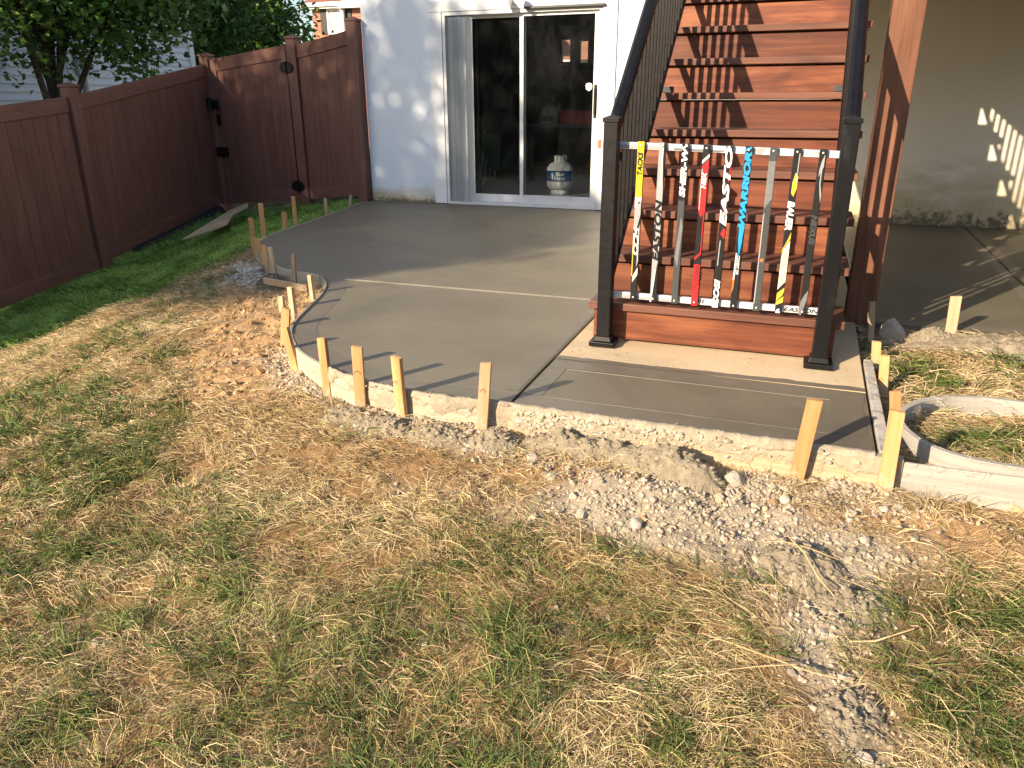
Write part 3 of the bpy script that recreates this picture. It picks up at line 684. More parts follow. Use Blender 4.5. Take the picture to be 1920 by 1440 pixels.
# casing boards
MB().box(-.15, .0, -.022, .0195, .008, 2.035).build('casing', MT['casing'], house, bevel=.003)
MB().box(1.80, 1.945, -.022, .0195, .008, 2.035).build('casing', MT['casing'], house, bevel=.003)
MB().box(-.15, 1.945, -.022, .0195, 2.038, 2.145).build('casing', MT['casing'], house, bevel=.003)
MB().box(.96, 1.82, -.060, -.0225, 2.028, 2.050).build('drip_cap_shadow', MT['darkgrey'], house, bevel=.002)  # dark strip: the shadow at the door head put into its colour
# security light above the door
sl = MB().lathe((0, 0, 0), [(.0, .03), (.055, .03), (.062, .015), (.062, 0), (.0, 0)], 20)
sl.v = [(.87 + x, -.023 - z, 2.135 + y) for x, y, z in sl.v]
lightp = sl.build('security_light', MT['white'], house)
for sx in (-1, 1):
    h = MB().tube([(.87 + sx * .02, -.05, 2.12), (.87 + sx * .06, -.075, 2.105)], .012, 8)
    h.tube([(.87 + sx * .055, -.065, 2.115), (.87 + sx * .075, -.10, 2.10), (.87 + sx * .085, -.15, 2.085)], [.022, .04, .046], 14)
    h.build('lamp_head', MT['white'], lightp)
# interior room
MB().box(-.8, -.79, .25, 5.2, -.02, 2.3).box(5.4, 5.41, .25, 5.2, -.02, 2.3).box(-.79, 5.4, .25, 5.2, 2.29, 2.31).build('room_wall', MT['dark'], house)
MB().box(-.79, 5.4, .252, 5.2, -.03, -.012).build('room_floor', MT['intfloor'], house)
holes = [(-.79, -.62, 1.30, 2.2), (-.18, .02, 1.72, 2.12), (.16, .34, 1.70, 2.08)]
def wall_with_holes(y0, y1, x0, x1, z0, z1, hs):
    mb = MB(); xs = sorted({x0, x1, *[h[0] for h in hs], *[h[1] for h in hs]})
    for a, b in zip(xs[:-1], xs[1:]):
        z = z0
        for h in sorted([h for h in hs if h[0] <= a + 1e-6 and h[1] >= b - 1e-6], key=lambda h: h[2]):
            mb.box(a, b, y0, y1, z, h[2]); z = h[3]
        mb.box(a, b, y0, y1, z, z1)
    return mb
HS = [(-.19, -.01, 1.72, 2.10), (.13, .30, 1.70, 2.07)]
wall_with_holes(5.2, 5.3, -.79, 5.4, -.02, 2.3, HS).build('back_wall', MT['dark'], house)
for a, b, c, d in HS:
    fr = MB().box(a, a + .02, 5.17, 5.2, c, d).box(b - .02, b, 5.17, 5.2, c, d).box(a + .02, b - .02, 5.17, 5.2, d - .02, d).box(a + .02, b - .02, 5.17, 5.2, c, c + .02).build('room_window', MT['whitealu'], house)
    MB().box(a, b, 5.24, 5.246, c, d).build('pane', MT['glass'], fr)

# sliding door
def frame_rect(x0, x1, z0, z1, y0, y1, l, r, b, t):
    return MB().box(x0, x0 + l, y0, y1, z0, z1).box(x1 - r, x1, y0, y1, z0, z1).box(x0 + l, x1 - r, y0, y1, z0, z0 + b).box(x0 + l, x1 - r, y0, y1, z1 - t, z1)
door = thing('sliding_door', (.9, .05, .004), 'white framed two panel sliding glass door beside the wooden stairs', 'door')
frame_rect(.003, 1.797, .004, 2.035, -.012, .135, .035, .035, .03, .035).build('frame', MT['whitealu'], door, bevel=.002)
p1 = frame_rect(.040, .93, .036, 1.998, .09, .125, .035, .045, .085, .03).build('door_panel', MT['whitealu'], door, bevel=.002)
MB().box(.076, .885, .104, .110, .122, 1.967).build('pane', MT['glass'], p1)
p2 = frame_rect(.885, 1.760, .036, 1.998, .03, .068, .045, .055, .095, .03).build('door_panel', MT['whitealu'], door, bevel=.002)
MB().box(.931, 1.704, .046, .052, .132, 1.967).build('pane', MT['glass'], p2)
MB().box(.9315, .936, .026, .045, .12, 1.97).build('seal', MT['black'], p2)
MB().box(1.722, 1.745, -.012, .029, 1.00, 1.25).box(1.716, 1.751, .022, .0295, .96, 1.29).build('handle', MT['black'], door, bevel=.003)
MB().box(.0375, .05, .08, .0895, 1.05, 1.12).build('latch', MT['black'], p1)
# window sticker: pale shield
sh = [(-.028, .032), (.0, .040), (.028, .032), (.036, .012), (.030, -.024), (.0, -.042), (-.030, -.024), (-.036, .012)]
stk = MB(); stk.add([(1.655 + x, .0448, 1.27 + z) for x, z in sh], [tuple(range(8))[::-1]]); stk.build('sticker', MT['white'], p2)
MB().add([(1.633, .0444, 1.268), (1.677, .0444, 1.268), (1.677, .0444, 1.284), (1.633, .0444, 1.284)], [(0, 1, 2, 3)]).build('sticker_band', MT['silver'], p2)
# vertical blinds
bl = thing('vertical_blinds', (.2, .22, .02), 'white vertical blinds gathered behind the left door panel', 'blinds')
MB().box(.0, 1.78, .255, .295, 2.0, 2.04).build('head_rail', MT['whitealu'], bl)
first = None
for k in range(7):
    a = R(55 + random.uniform(-8, 8)); x = .055 + k * .031
    if first is None:
        m_ = MB(); n_ = 5
        for i in range(n_):
            u0 = -.045 + .09 * i / n_; u1 = -.045 + .09 * (i + 1) / n_; b0 = .008 * (1 - (u0 / .045) ** 2); b1 = .008 * (1 - (u1 / .045) ** 2)
            m_.add([(u0, b0, .06), (u1, b1, .06), (u1, b1, 2.0), (u0, b0, 2.0)], [(0, 1, 2, 3)], 0, True)
        first = m_.build('blind_slat', MT['blind'], bl); sl_ = first
        first.location = (x - .2, .05, -.02)
    else: sl_ = copy_part(first, bl, (x - .2, .05, -.02))
    sl_.rotation_euler = (0, 0, a)

# ------------------------------------------------------------------ lettering helper
_fc = {}
def text_geo(s, shear=0.0, bold=0.0):
    """Flat triangulated lettering as (verts, faces) in a 0..1 box of width and height."""
    key = (s, shear, bold)
    if key in _fc: return _fc[key]
    cu = bpy.data.curves.new('t', 'FONT'); cu.body = s; cu.shear = shear; cu.offset = bold; cu.resolution_u = 3
    ob = bpy.data.objects.new('t', cu); COL.objects.link(ob)
    dg = bpy.context.evaluated_depsgraph_get(); dg.update()
    me = bpy.data.meshes.new_from_object(ob.evaluated_get(dg))
    v = np.array([w.co[:2] for w in me.vertices]); f = [tuple(p.vertices) for p in me.polygons]
    bpy.data.objects.remove(ob); bpy.data.curves.remove(cu); bpy.data.meshes.remove(me)
    v = (v - v.min(0)) / (v.max(0) - v.min(0))
    _fc[key] = (v, f); return v, f

# ------------------------------------------------------------------ things in the room behind the glass
tank = thing('propane_tank', (.955, 1.40, -.012), 'white propane tank with a blue label standing behind the right glass panel', 'propane tank')
TC = (.955, 1.40)
MB().lathe((*TC, 0), [(.0, .045), (.08, .045), (.135, .06), (.165, .10), (.172, .14), (.172, .29), (.165, .33), (.13, .375), (.07, .40), (.0, .405)], 32).build('tank_body', MT['tank'], tank)
MB().lathe((*TC, 0), [(.115, -.012), (.122, -.012), (.122, .055), (.115, .055), (.115, -.012)], 28).build('foot_ring', MT['tank'], tank)
co_ = MB()
for a0, a1 in ((200, 340), (20, 160)):
    pts = [(TC[0] + .080 * math.cos(R(a)), TC[1] + .080 * math.sin(R(a))) for a in range(a0, a1 + 1, 10)]
    n = len(pts); ins_ = [(TC[0] + .075 * math.cos(R(a)), TC[1] + .075 * math.sin(R(a))) for a in range(a0, a1 + 1, 10)]
    co_.add([(x, y, .385) for x, y in pts] + [(x, y, .385) for x, y in ins_] + [(x, y, .475) for x, y in pts] + [(x, y, .475) for x, y in ins_], [(i, i + 1, 2 * n + i + 1, 2 * n + i) for i in range(n - 1)] + [(n + i + 1, n + i, 3 * n + i, 3 * n + i + 1) for i in range(n - 1)] + [(2 * n + i, 2 * n + i + 1, 3 * n + i + 1, 3 * n + i) for i in range(n - 1)])
co_.build('collar', MT['tank'], tank)
MB().tube([(*TC, .39), (*TC, .47)], .018, 10).tube([(*TC, .47), (*TC, .49)], .035, 12).build('valve', MT['darkgrey'], tank)
def on_tank(a, z, r): return (TC[0] + r * math.cos(a), TC[1] + r * math.sin(a), z)
lb = MB(); n = 24; a0, a1 = R(205), R(345)
lb.add([on_tank(a0 + (a1 - a0) * i / n, .165 + (.012 if i in (0, n) else 0), .1735) for i in range(n + 1)] + [on_tank(a0 + (a1 - a0) * i / n, .300 - .014 * abs(i - n / 2) / n, .1735) for i in range(n + 1)], [(i, i + 1, n + 2 + i, n + 1 + i) for i in range(n)], 0, True)
lab = lb.build('label', MT['steelblue'], tank)
tx = MB()
for s_, u0, u1, z0, z1 in (('Blue', -.25, .62, .235, .282), ('Rhino', -.40, .72, .182, .232)):
    v, f = text_geo(s_, .25, .02)
    tx.add([on_tank(R(275) + (u0 + (u1 - u0) * p[0]) * .75 - .0, z0 + (z1 - z0) * p[1], .1752) for p in v], f)
tx.build('lettering', MT['white'], lab)
rh = [(-.62, .225), (-.70, .262), (-.62, .285), (-.55, .255), (-.50, .276), (-.44, .255), (-.46, .215), (-.52, .19), (-.60, .20)]
MB().add([on_tank(R(275) + a * .75, z, .1751) for a, z in rh], [tuple(range(9))[::-1]]).build('emblem', MT['white'], lab)

bench = thing('work_table', (.75, 2.7, -.012), 'dark work table deep in the room behind the glass', 'table')
MB().box(.0, 1.7, 2.35, 3.0, .78, .82).build('tabletop', MT['darkgrey'], bench)
l0 = MB().box(.03, .08, 2.38, 2.43, -.012, .78).build('leg', MT['darkgrey'], bench)
for x, y in ((1.59, 0), (0, .54), (1.59, .54)): copy_part(l0, bench, (x, y, 0))
rb = thing('tool_box', (.85, 2.6, .82), 'red metal tool box on the dark table behind the glass', 'tool box')
MB().box(.62, 1.18, 2.45, 2.75, .822, 1.0).build('body', MT['red'], rb, bevel=.01)
MB().tube([(.78, 2.6, 1.0), (.78, 2.6, 1.05), (1.02, 2.6, 1.05), (1.02, 2.6, 1.0)], .009, 8).build('handle', MT['black'], rb)
hc = thing('helmet', (.42, 2.55, .82), 'white and black helmet on the left end of the dark table', 'helmet')
MB().lathe((.42, 2.58, .822), [(.12, 0), (.135, .06), (.13, .13), (.10, .19), (.05, .225), (.0, .235)], 20).build('shell', MT['silver'], hc)
MB().box(.32, .52, 2.435, 2.452, .86, .93).build('visor', MT['black'], hc, bevel=.006)
fcx = thing('folding_chair', (-.25, 1.9, -.012), 'folded green camp chair leaning behind the blinds', 'chair')
for k in range(4):
    MB().tube([(-.34 + k * .06, 1.8 + .03 * k, 0), (-.30 + k * .06, 1.95, .75 - .05 * k)], .012, 8).build('tube_leg', MT['silver'], fcx)
MB().hexa([(-.36, 1.86, .22), (-.08, 1.90, .22), (-.08, 1.94, .22), (-.36, 1.92, .22)], [(-.33, 1.90, .70), (-.08, 1.93, .70), (-.08, 1.98, .70), (-.33, 1.98, .70)]).build('canvas', flat('green_canvas', (.03, .09, .04), .8), fcx, bevel=.01)

# ------------------------------------------------------------------ stairs
TY, TZ, TRS, TRN = -4.702, .168, .1957, .2451        # lowest nosing, rise and run
NT = 12
stairs = thing('staircase', (3.525, -4.7, .006), 'red brown hardwood staircase with black metal railings rising to the deck', 'staircase')
tread0 = MB().box(-.595, .595, .0, .302, .0, .038)
t0 = tread0.build('tread', MT['tread'], None, (0, 0, 0), bevel=.004); t0.parent = stairs; t0.location = (3.523 - 3.525, TY + 4.7, TZ - .006)
r0 = MB().box(-.570, .525, .0, .02, .0, TRS - .052).build('riser', MT['riser'], None, (0, 0, 0), bevel=.002); r0.parent = stairs
r0.location = (3.52 - 3.525, TY + .028 + 4.7, TZ - .006 - TRS + .040 + .001)
r0.scale = (1, 1, 1)
for k in range(1, NT):
    copy_part(t0, stairs, (-.002 + .004 * k, TY + 4.7 + k * TRN, TZ - .006 + k * TRS))
    copy_part(r0, stairs, (-.005 + .002 * k, TY + 4.728 + k * TRN, TZ - .006 + k * TRS - TRS + .039))
r0.location.z += .004
cl0 = MB().box(-.570, .535, .0205, .045, TRS - .10, TRS - .0405).build('gap_light_stop', MT['stringer'], None, (0, 0, 0)); cl0.parent = stairs; cl0.location = (-.003, TY + 4.728 + TRN, TZ - .006 + .0395)  # unseen strips added behind the risers to stop sun through the gaps
for k in range(2, NT): copy_part(cl0, stairs, (-.003, TY + 4.728 + k * TRN, TZ - .006 + k * TRS - TRS + .0395))
skm = MB()
for k in range(5): skm.box(4.058, 4.084, TY + .036 + k * TRN, TY + .036 + (k + 1) * TRN, .012, TZ + k * TRS - .001)
skm.build('skirt_board', MT['stringer'], stairs)
for sx in (3.03, 4.0):
    y0 = TY + .06; y1 = TY + NT * TRN
    b = [(sx - .02, y0, .012), (sx + .02, y0, .012)]
    st_ = MB(); zA = TZ - .03; slope = TRS / TRN
    nl = lambda y: TZ + (y - TY) * slope - TRS
    prof = [(TY + .30, .012), (TY + .62, .012), (y1, nl(y1) - .26), (y1, nl(y1) - .012), (TY + .30, nl(TY + .30) - .012)]
    n = len(prof)
    st_.add([(sx - .019, y, z) for y, z in prof] + [(sx + .019, y, z) for y, z in prof], [tuple(range(n)), tuple(range(2 * n - 1, n - 1, -1))] + [(i, n + i, n + (i + 1) % n, (i + 1) % n) for i in range(n)])
    st_.build('stringer', MT['stringer'], stairs)
# small loose-board edge at the left of the lowest riser
MB().box(2.965, 2.998, TY + .03, TY + .05, .010, TZ - .003).build('trim_board', MT['tread'], stairs)
RAILX = (3.024, 4.025)
SL = TRS / TRN
def rz(y, h): return TZ + .038 + (y - TY) * SL + h
for rx in RAILX:
    py = -4.752
    po = MB().box(rx - .033, rx + .033, py - .033, py + .033, .03, 1.055).build('post', MT['blackscuff'] if rx > 3.5 else MT['black'], stairs, bevel=.004)
    fl = MB().box(rx - .062, rx + .062, py - .062, py + .062, .007, .030)
    fl.hexa([(rx - .045, py - .045, .030), (rx + .045, py - .045, .030), (rx + .045, py + .045, .030), (rx - .045, py + .045, .030)], [(rx - .038, py - .038, .055), (rx + .038, py - .038, .055), (rx + .038, py + .038, .055), (rx - .038, py + .038, .055)])
    fl.build('base_flange', MT['black'], po, bevel=.003)
    cp = MB().box(rx - .038, rx + .038, py - .038, py + .038, 1.055, 1.075)
    cp.add([(rx - .036, py - .036, 1.075), (rx + .036, py - .036, 1.075), (rx + .036, py + .036, 1.075), (rx - .036, py + .036, 1.075), (rx, py, 1.090)], [(0, 1, 4), (1, 2, 4), (2, 3, 4), (3, 0, 4)])
    cp.build('post_cap', MT['black'], po, bevel=.002)
    ya = py + .03; yb = -1.95
    # handrail: rounded cap over a narrower channel
    za = 1.035; hb = za - rz(ya, 0)
    q = Vector((0, yb - ya, (yb - ya) * SL)).normalized(); up = Vector((0, -q.z, q.y))
    hr = MB(); prof = [(-.030, -.022), (.030, -.022), (.033, -.004), (.027, .014), (.013, .022), (-.013, .022), (-.027, .014), (-.033, -.004)]
    for yy in (ya, yb):
        for u, w in prof: hr.v.append((rx + u, yy + up.y * w, za + (yy - ya) * SL + up.z * w))
    n = len(prof); hr.f += [(i, (i + 1) % n, n + (i + 1) % n, n + i) for i in range(n)] + [tuple(range(n - 1, -1, -1)), tuple(range(n, 2 * n))]; hr.mi = [0] * len(hr.f); hr.sm = [False] * len(hr.f)
    hr.build('handrail', MT['black'], stairs)
    zb0 = rz(ya, .085)
    MB().bar((rx, ya, zb0), (rx, yb, zb0 + (yb - ya) * SL), .028, .03).build('bottom_rail', MT['black'], stairs)
    b0 = None; yy = ya + .075
    while yy < yb - .03:
        if b0 is None:
            L = hb - .085 - .012
            b0 = MB().hexa([(-.010, -.010, -.010 * SL), (.0095, -.010, -.010 * SL), (.0095, .010, .010 * SL), (-.010, .010, .010 * SL)], [(-.010, -.010, L - .010 * SL), (.0095, -.010, L - .010 * SL), (.0095, .010, L + .010 * SL), (-.010, .010, L + .010 * SL)]).build('baluster', MT['black'], None, (0, 0, 0)); b0.parent = stairs
            bb = b0
        else: bb = copy_part(b0, stairs)
        bb.location = (rx - 3.525, yy + 4.7, rz(yy, .085) - .006); yy += .093
    for k in (5,):   # foot block that props the bottom rail on a tread
        yk = TY + k * TRN + .10; s_ = -1 if rx > 3.5 else 1
        MB().box(rx - .02 if s_ > 0 else rx - .05, rx + .05 if s_ > 0 else rx + .02, yk - .025, yk + .025, TZ + k * TRS + .0385, TZ + k * TRS + .075).build('rail_foot', MT['darkgrey'], stairs, bevel=.006)
    # upper post
    MB().box(rx - .033, rx + .033, -1.955, -1.889, 2.36, 3.42).build('post', MT['black'], stairs, bevel=.004)

# ------------------------------------------------------------------ gate of hockey sticks
gate = thing('stick_gate', (3.5, -4.73, .21), 'homemade stair gate of nine upright hockey sticks between the railing posts', 'gate')
def rail_between(p0, p1, name):
    return MB().bar(p0, p1, .019, .030).build(name, [MT['shaft']], gate, bevel=.003)
top = rail_between((2.962, -4.700, .957), (4.012, -4.700, .929), 'cross_shaft')
bot = rail_between((3.045, -4.700, .252), (4.020, -4.700, .246), 'cross_shaft')
MB().box(2.948, 2.963, -4.712, -4.688, .938, .975).build('end_cap', MT['orange'], top, bevel=.003)
MB().box(3.040, 3.046, -4.711, -4.689, .236, .268).build('end_cap', MT['screw'], bot)
def rail_text(par, s, x0, x1, z0, z1, m, flip=False, dz=0.0):
    v, f = text_geo(s, .2, .03); o = MB()
    o.add([(x0 + (x1 - x0) * ((1 - p[0]) if flip else p[0]), -4.7103, z0 + (z1 - z0) * ((1 - p[1]) if flip else p[1]) + dz * p[0]) for p in v], f)
    o.build('lettering', MT[m], par)
rail_text(bot, 'EASTON', 3.850, 4.000, .237, .257, 'carbon')
rail_text(bot, 'III', 3.455, 3.492, .242, .262, 'darkgrey')
rail_text(bot, 'S19', 3.575, 3.615, .241, .258, 'silver')
rail_text(top, 'EASTON', 3.835, 3.915, .924, .941, 'silver', flip=True)
def rail_patch(par, poly, m):
    MB().add([(x, -4.7101, z) for x, z in poly], [tuple(range(len(poly)))]).build('stripe', MT[m], par)
rail_patch(top, [(3.06, .943), (3.30, .937), (3.26, .950), (3.06, .957)], 'silver')
rail_patch(top, [(3.30, .936), (3.50, .930), (3.55, .938), (3.30, .946)], 'grey')
rail_patch(top, [(3.60, .927), (3.68, .925), (3.70, .950), (3.66, .951)], 'silver')
rail_patch(bot, [(3.10, .238), (3.36, .236), (3.32, .250), (3.10, .254)], 'silver')

SX = [3.155, 3.2515, 3.354, 3.447, 3.545, 3.627, 3.7295, 3.8265, 3.9295]
ZB, ZT, SW, SD = .236, .972, .031, .019
YF = -4.7115 - .0005
def make_stick(i, base, decals, texts, label):
    xb = SX[i]; dz = -.012 * i / 8
    z0 = ZB + dz * .4; z1 = ZT + dz * 1.6
    y1 = -4.7112; y0 = y1 - SD
    s = MB().box(xb - SW / 2, xb + SW / 2, y0, y1, z0, z1).build('hockey_stick', MT[base], gate, bevel=.003)
    s['label'] = label
    H = z1 - z0
    lay = 0
    for m, poly in decals:
        lay += 1
        pts = [(xb - SW / 2 + .001 + (SW - .002) * u, y0 - .0004 - .00018 * lay, z0 + H * v) for u, v in poly]
        MB().add(pts, [tuple(range(len(pts)))]).build('print', MT[m], s)
    for m, t, v0, v1, up, w in texts:
        v, f = text_geo(t, .22, .045 if len(t) < 8 else .02)
        o = MB()
        if up: P = [(xb + w * SW * (.5 - p[1]), y0 - .0034, z0 + H * (v0 + (v1 - v0) * p[0])) for p in v]
        else: P = [(xb + w * SW * (p[1] - .5), y0 - .0034, z0 + H * (v1 - (v1 - v0) * p[0])) for p in v]
        o.add(P, f); o.build('lettering', MT[m], s)
    for zz in (z0 + .016, z1 - .016):
        sc = MB().lathe((0, 0, 0), [(.0045, 0), (.0045, .0014), (.003, .0022), (0, .0024)], 10)
        sc.v = [(xb + x, y0 - .0034 - z, zz + y) for x, y, z in sc.v]; sc.build('screw', MT['screw'], s)
full = lambda a, b: [(0, a), (1, a), (1, b), (0, b)]
make_stick(0, 'carbon', [('yellow', full(.64, 1)), ('white', [(0, .56), (.7, .66), (1, .62), (1, .665), (0, .665)]), ('silver', [(0, .47), (.5, .47), (1, .56), (1, .64), (0, .60)]), ('silver', [(.75, .22), (1, .26), (1, .50), (.75, .46)]), ('gold', [(0, .16), (.14, .16), (.14, .44), (0, .44)]), ('cream', [(.2, .12), (1, .17), (1, .22), (.2, .16)])], [('carbon', 'TACKS', .80, .94, True, .75), ('gold', 'SUPER', .67, .78, True, .45), ('white', 'CCM', .30, .48, True, .85)], 'yellow topped hockey stick with black lower half, leftmost in the gate')
make_stick(1, 'carbon', [('silver', [(0, .66), (1, .66), (1, .72), (.55, 1), (0, 1)]), ('white', [(.5, .74), (.66, .74), (.72, 1), (.62, 1)]), ('silver', [(0, .28), (1, .28), (1, .66), (0, .66)]), ('silver', [(0, 0), (.25, 0), (.8, .24), (1, .28), (0, .28)]), ('white', [(0, 0), (.18, 0), (.6, .20), (.5, .22)])], [('carbon', 'EASTON', .27, .66, True, 1.05)], 'silver hockey stick with large black lettering')
make_stick(2, 'darkgrey', [('carbon', full(.66, 1)), ('grey', [(0, .3), (.55, .24), (1, .5), (.6, .56)]), ('cream', [(.2, .97), (.9, .985), (.6, 1)])], [('white', 'SHER-W', .68, .985, True, .86)], 'dark grey hockey stick with white lettering at its top')
make_stick(3, 'carbon', [('white', [(0, .885), (1, .925), (1, .945), (0, .905)]), ('stickred', [(0, .60), (.45, .565), (.75, .585), (1, .60), (1, .915), (0, .87)]), ('stickred', [(.82, .33), (.92, .34), (.92, .60), (.82, .59)]), ('stickred', [(0, .295), (.92, .335), (.92, .352), (0, .312)]), ('stickred', full(0, .27))] + [('carbon', [(.3, .11 + .025 * k), (1, .145 + .025 * k), (1, .155 + .025 * k), (.3, .12 + .025 * k)]) for k in range(6)] + [('white', [(.06, .61), (.12, .61), (.12, .86), (.06, .85)])], [('white', 'NBX', .74, .84, True, .62)], 'red and black hockey stick')
make_stick(4, 'carbon', [('stickred', [(.75, .78), (1, .82), (1, .88), (.75, .84)]), ('stickred', [(.3, .47), (.9, .44), (1, .49), (.7, .51)]), ('stickred', [(0, .57), (.3, .58), (.2, .62), (0, .60)]), ('silver', [(.2, .27), (.35, .27), (.45, .43), (.3, .43)]), ('white', [(0, 0), (.9, 0), (.9, .03), (.7, .05), (0, .05)])], [('white', 'EASTO', .52, .995, True, 1.0), ('white', 'COSI', .012, .185, True, .85)], 'black hockey stick with big white lettering, the middle one of the gate')
make_stick(5, 'carbon', [('blue', [(.1, .970 - .045 * k), (.9, .985 - .045 * k), (.9, .998 - .045 * k), (.1, .985 - .045 * k)]) for k in range(11)] + [('blue', [(.25, .44), (.8, .44), (1, .53), (.2, .53)]), ('blue', [(.5, .345), (.62, .36), (.85, .44), (.25, .44)]), ('white', [(0, .17), (.22, .19), (.28, .36), (.12, .36)]), ('orange', [(0, .10), (.22, .14), (.28, .20), (0, .185)])], [('blue', 'WARRIOR', .52, .97, True, .95), ('white', 'COVERT QR', .225, .345, False, .5)], 'black hockey stick with bright blue banding')
make_stick(6, 'grey', [('darkgrey', [(0, .92), (1, .92), (1, 1), (0, 1)]), ('darkgrey', [(0, 0), (1, 0), (1, .70), (0, .64)]), ('silver', [(0, .05), (.16, .05), (.16, .62), (0, .60)]), ('orange', [(.3, .315), (.7, .315), (.75, .335), (.3, .335)])], [], 'plain grey hockey stick without lettering')
make_stick(7, 'carbon', [('gold', [(.3, .74), (.65, .72), (1, .77), (1, .84), (.6, .86), (.3, .80)]), ('silver', [(.75, .80), (.9, .80), (.95, .97), (.8, .97)]), ('gold', [(0, .40), (.7, .47), (1, .51), (1, .47), (.3, .42), (0, .37)]), ('cream', [(0, .15), (.75, .19), (1, .20), (1, .46), (.3, .41), (0, .36)]), ('gold', [(0, .075), (.8, .115), (1, .14), (1, .165), (0, .125)]), ('gold', [(0, .05), (1, .07), (1, .11), (0, .07)]), ('white', [(.1, 0), (.75, .0), (.6, .03), (.2, .02)])], [('white', 'BAUER', .52, .695, False, .95), ('silver', 'TOTAL ONE', .20, .385, False, .55)], 'black and yellow hockey stick with a cream lower half')
make_stick(8, 'carbon', [('silver', [(.45, .93), (.8, .97), (.8, .90), (.25, .84), (.25, .88)]), ('silver', [(.5, .90), (.66, .90), (.66, .80), (.5, .80)]), ('silver', [(.5, .80), (.66, .80), (.95, .74), (.95, .69), (.75, .735)]), ('grey', [(0, 0), (.35, 0), (.95, .10), (.95, .16), (.4, .12), (0, .08)])], [('darkgrey', 'NEXUS', .44, .62, False, .78)], 'black hockey stick with grey zigzag, rightmost in the gate')

# ------------------------------------------------------------------ deck and its post
dk = thing('deck', (6.0, -2.0, 2.1), 'raised wooden deck above the right slab at the top of the stairs', 'deck')
DX0, DX1, DY0, DY1 = 4.20, 8.6, -3.95, -.01
MB().box(DX0, DX0 + .045, DY0 + .04, DY1, 2.07, 2.31).build('rim_joist', MT['deckwood'], dk)
MB().box(DX0, DX1, DY0, DY0 + .04, 2.07, 2.31).build('rim_joist', MT['deckwood'], dk)
MB().box(2.85, 4.199, -1.95, -1.905, 2.07, 2.31).build('rim_joist', MT['deckwood'], dk)
MB().box(2.85, 2.895, -1.904, DY1, 2.07, 2.31).build('rim_joist', MT['deckwood'], dk)
j0 = MB().box(DX0 + .40, DX0 + .44, DY0 + .041, DY1, 2.07, 2.305).build('joist', MT['deckwood'], dk)
for k in range(1, 10): copy_part(j0, dk, (.41 * k, 0, 0))
b0 = MB().box(DX0 - .02, DX1 + .02, DY0 - .02, DY0 + .12, 2.312, 2.338).build('deck_board', MT['deckwood'], dk, bevel=.003)
for k in range(1, 27): copy_part(b0, dk, (0, .147 * k, 0))
b1 = MB().box(2.83, 4.178, -1.97, -1.83, 2.312, 2.338).build('deck_board', MT['deckwood'], dk, bevel=.003)
for k in range(1, 13): copy_part(b1, dk, (0, .147 * k, 0))
dp = thing('deck_post', (4.25, -3.83, 0), 'thick brown wooden post beside the stairs holding up the deck', 'post')
MB().box(4.172, 4.318, -3.895, -3.765, -.18, 2.068).build('post_core', MT['postwood'], dp, bevel=.004)
dp2 = thing('deck_post', (8.4, -3.83, 0), 'far brown wooden post under the outer corner of the deck', 'post')
MB().box(8.33, 8.47, -3.895, -3.765, -.18, 2.068).build('post_core', MT['postwood'], dp2, bevel=.004)

# ------------------------------------------------------------------ vinyl fence
def fpost(x, y, zb, zt, par):
    w = .065
    p = MB().box(x - w, x + w, y - w, y + w, zb - .2, zt).build('post', MT['vinylz'], par, bevel=.006)
    c = MB().box(x - w - .012, x + w + .012, y - w - .012, y + w + .012, zt + .0005, zt + .022)
    a = w + .006
    c.add([(x - a, y - a, zt + .022), (x + a, y - a, zt + .022), (x + a, y + a, zt + .022), (x - a, y + a, zt + .022), (x, y, zt + .05)], [(0, 1, 4), (1, 2, 4), (2, 3, 4), (3, 0, 4)])
    c.build('post_cap', MT['vinylx'], p, bevel=.003)
    return p
def fence_run(par, P0, P1, n, th_in, railmat, zt_off=-.09, zb_off=.05, rail=.15, stile=0.0, bev=.0035, inset0=.065, inset1=.065):
    """One racked panel between two points (x, y, ground z, top z)."""
    a = Vector(P0[:2]); b = Vector(P1[:2]); d = (b - a); L = d.length; d /= L; nn = Vector((-d.y, d.x))
    def pt(s, t, z): p = a + d * s + nn * t; return (p.x, p.y, z)
    def zb(s): return P0[2] + (P1[2] - P0[2]) * s / L + zb_off
    def zt(s): return P0[3] + (P1[3] - P0[3]) * s / L + zt_off
    s0, s1 = inset0, L - inset1
    def slabseg(u0, u1, lo, hi, t0, t1):
        return MB().hexa([pt(u0, t0, lo(u0)), pt(u1, t0, lo(u1)), pt(u1, t1, lo(u1)), pt(u0, t1, lo(u0))], [pt(u0, t0, hi(u0)), pt(u1, t0, hi(u1)), pt(u1, t1, hi(u1)), pt(u0, t1, hi(u0))])
    if stile:
        for u0, u1 in ((s0, s0 + stile), (s1 - stile, s1)):
            slabseg(u0, u1, zb, lambda s: zt(s) + .01, -.03, .03).build('stile', MT['vinylz'], par, bevel=.004)
        s0 += stile; s1 -= stile
    slabseg(s0, s1, lambda s: zt(s) - rail, zt, -.025, .025).build('top_rail', railmat, par, bevel=.004)
    slabseg(s0, s1, zb, lambda s: zb(s) + rail, -.025, .025).build('bottom_rail', railmat, par, bevel=.004)
    for k in range(n):
        u0 = s0 + (s1 - s0) * k / n + .001; u1 = s0 + (s1 - s0) * (k + 1) / n - .001
        slabseg(u0, u1, lambda s: zb(s) + rail - .012, lambda s: zt(s) - rail + .012, -.011, .011).build('board', MT['vinylz'], par, bevel=bev)
FZ = (-3.31, -4.205, -.90, 1.06); FA = (-3.466, -1.865, -.66, 1.29); FB = (-3.625, .473, -.259, 1.69); FC = (-2.072, .193, -.109, 1.84); FD = (-1.075, -.05, .0, 1.98)
FY = (-3.15, -6.55, -1.05, .91)
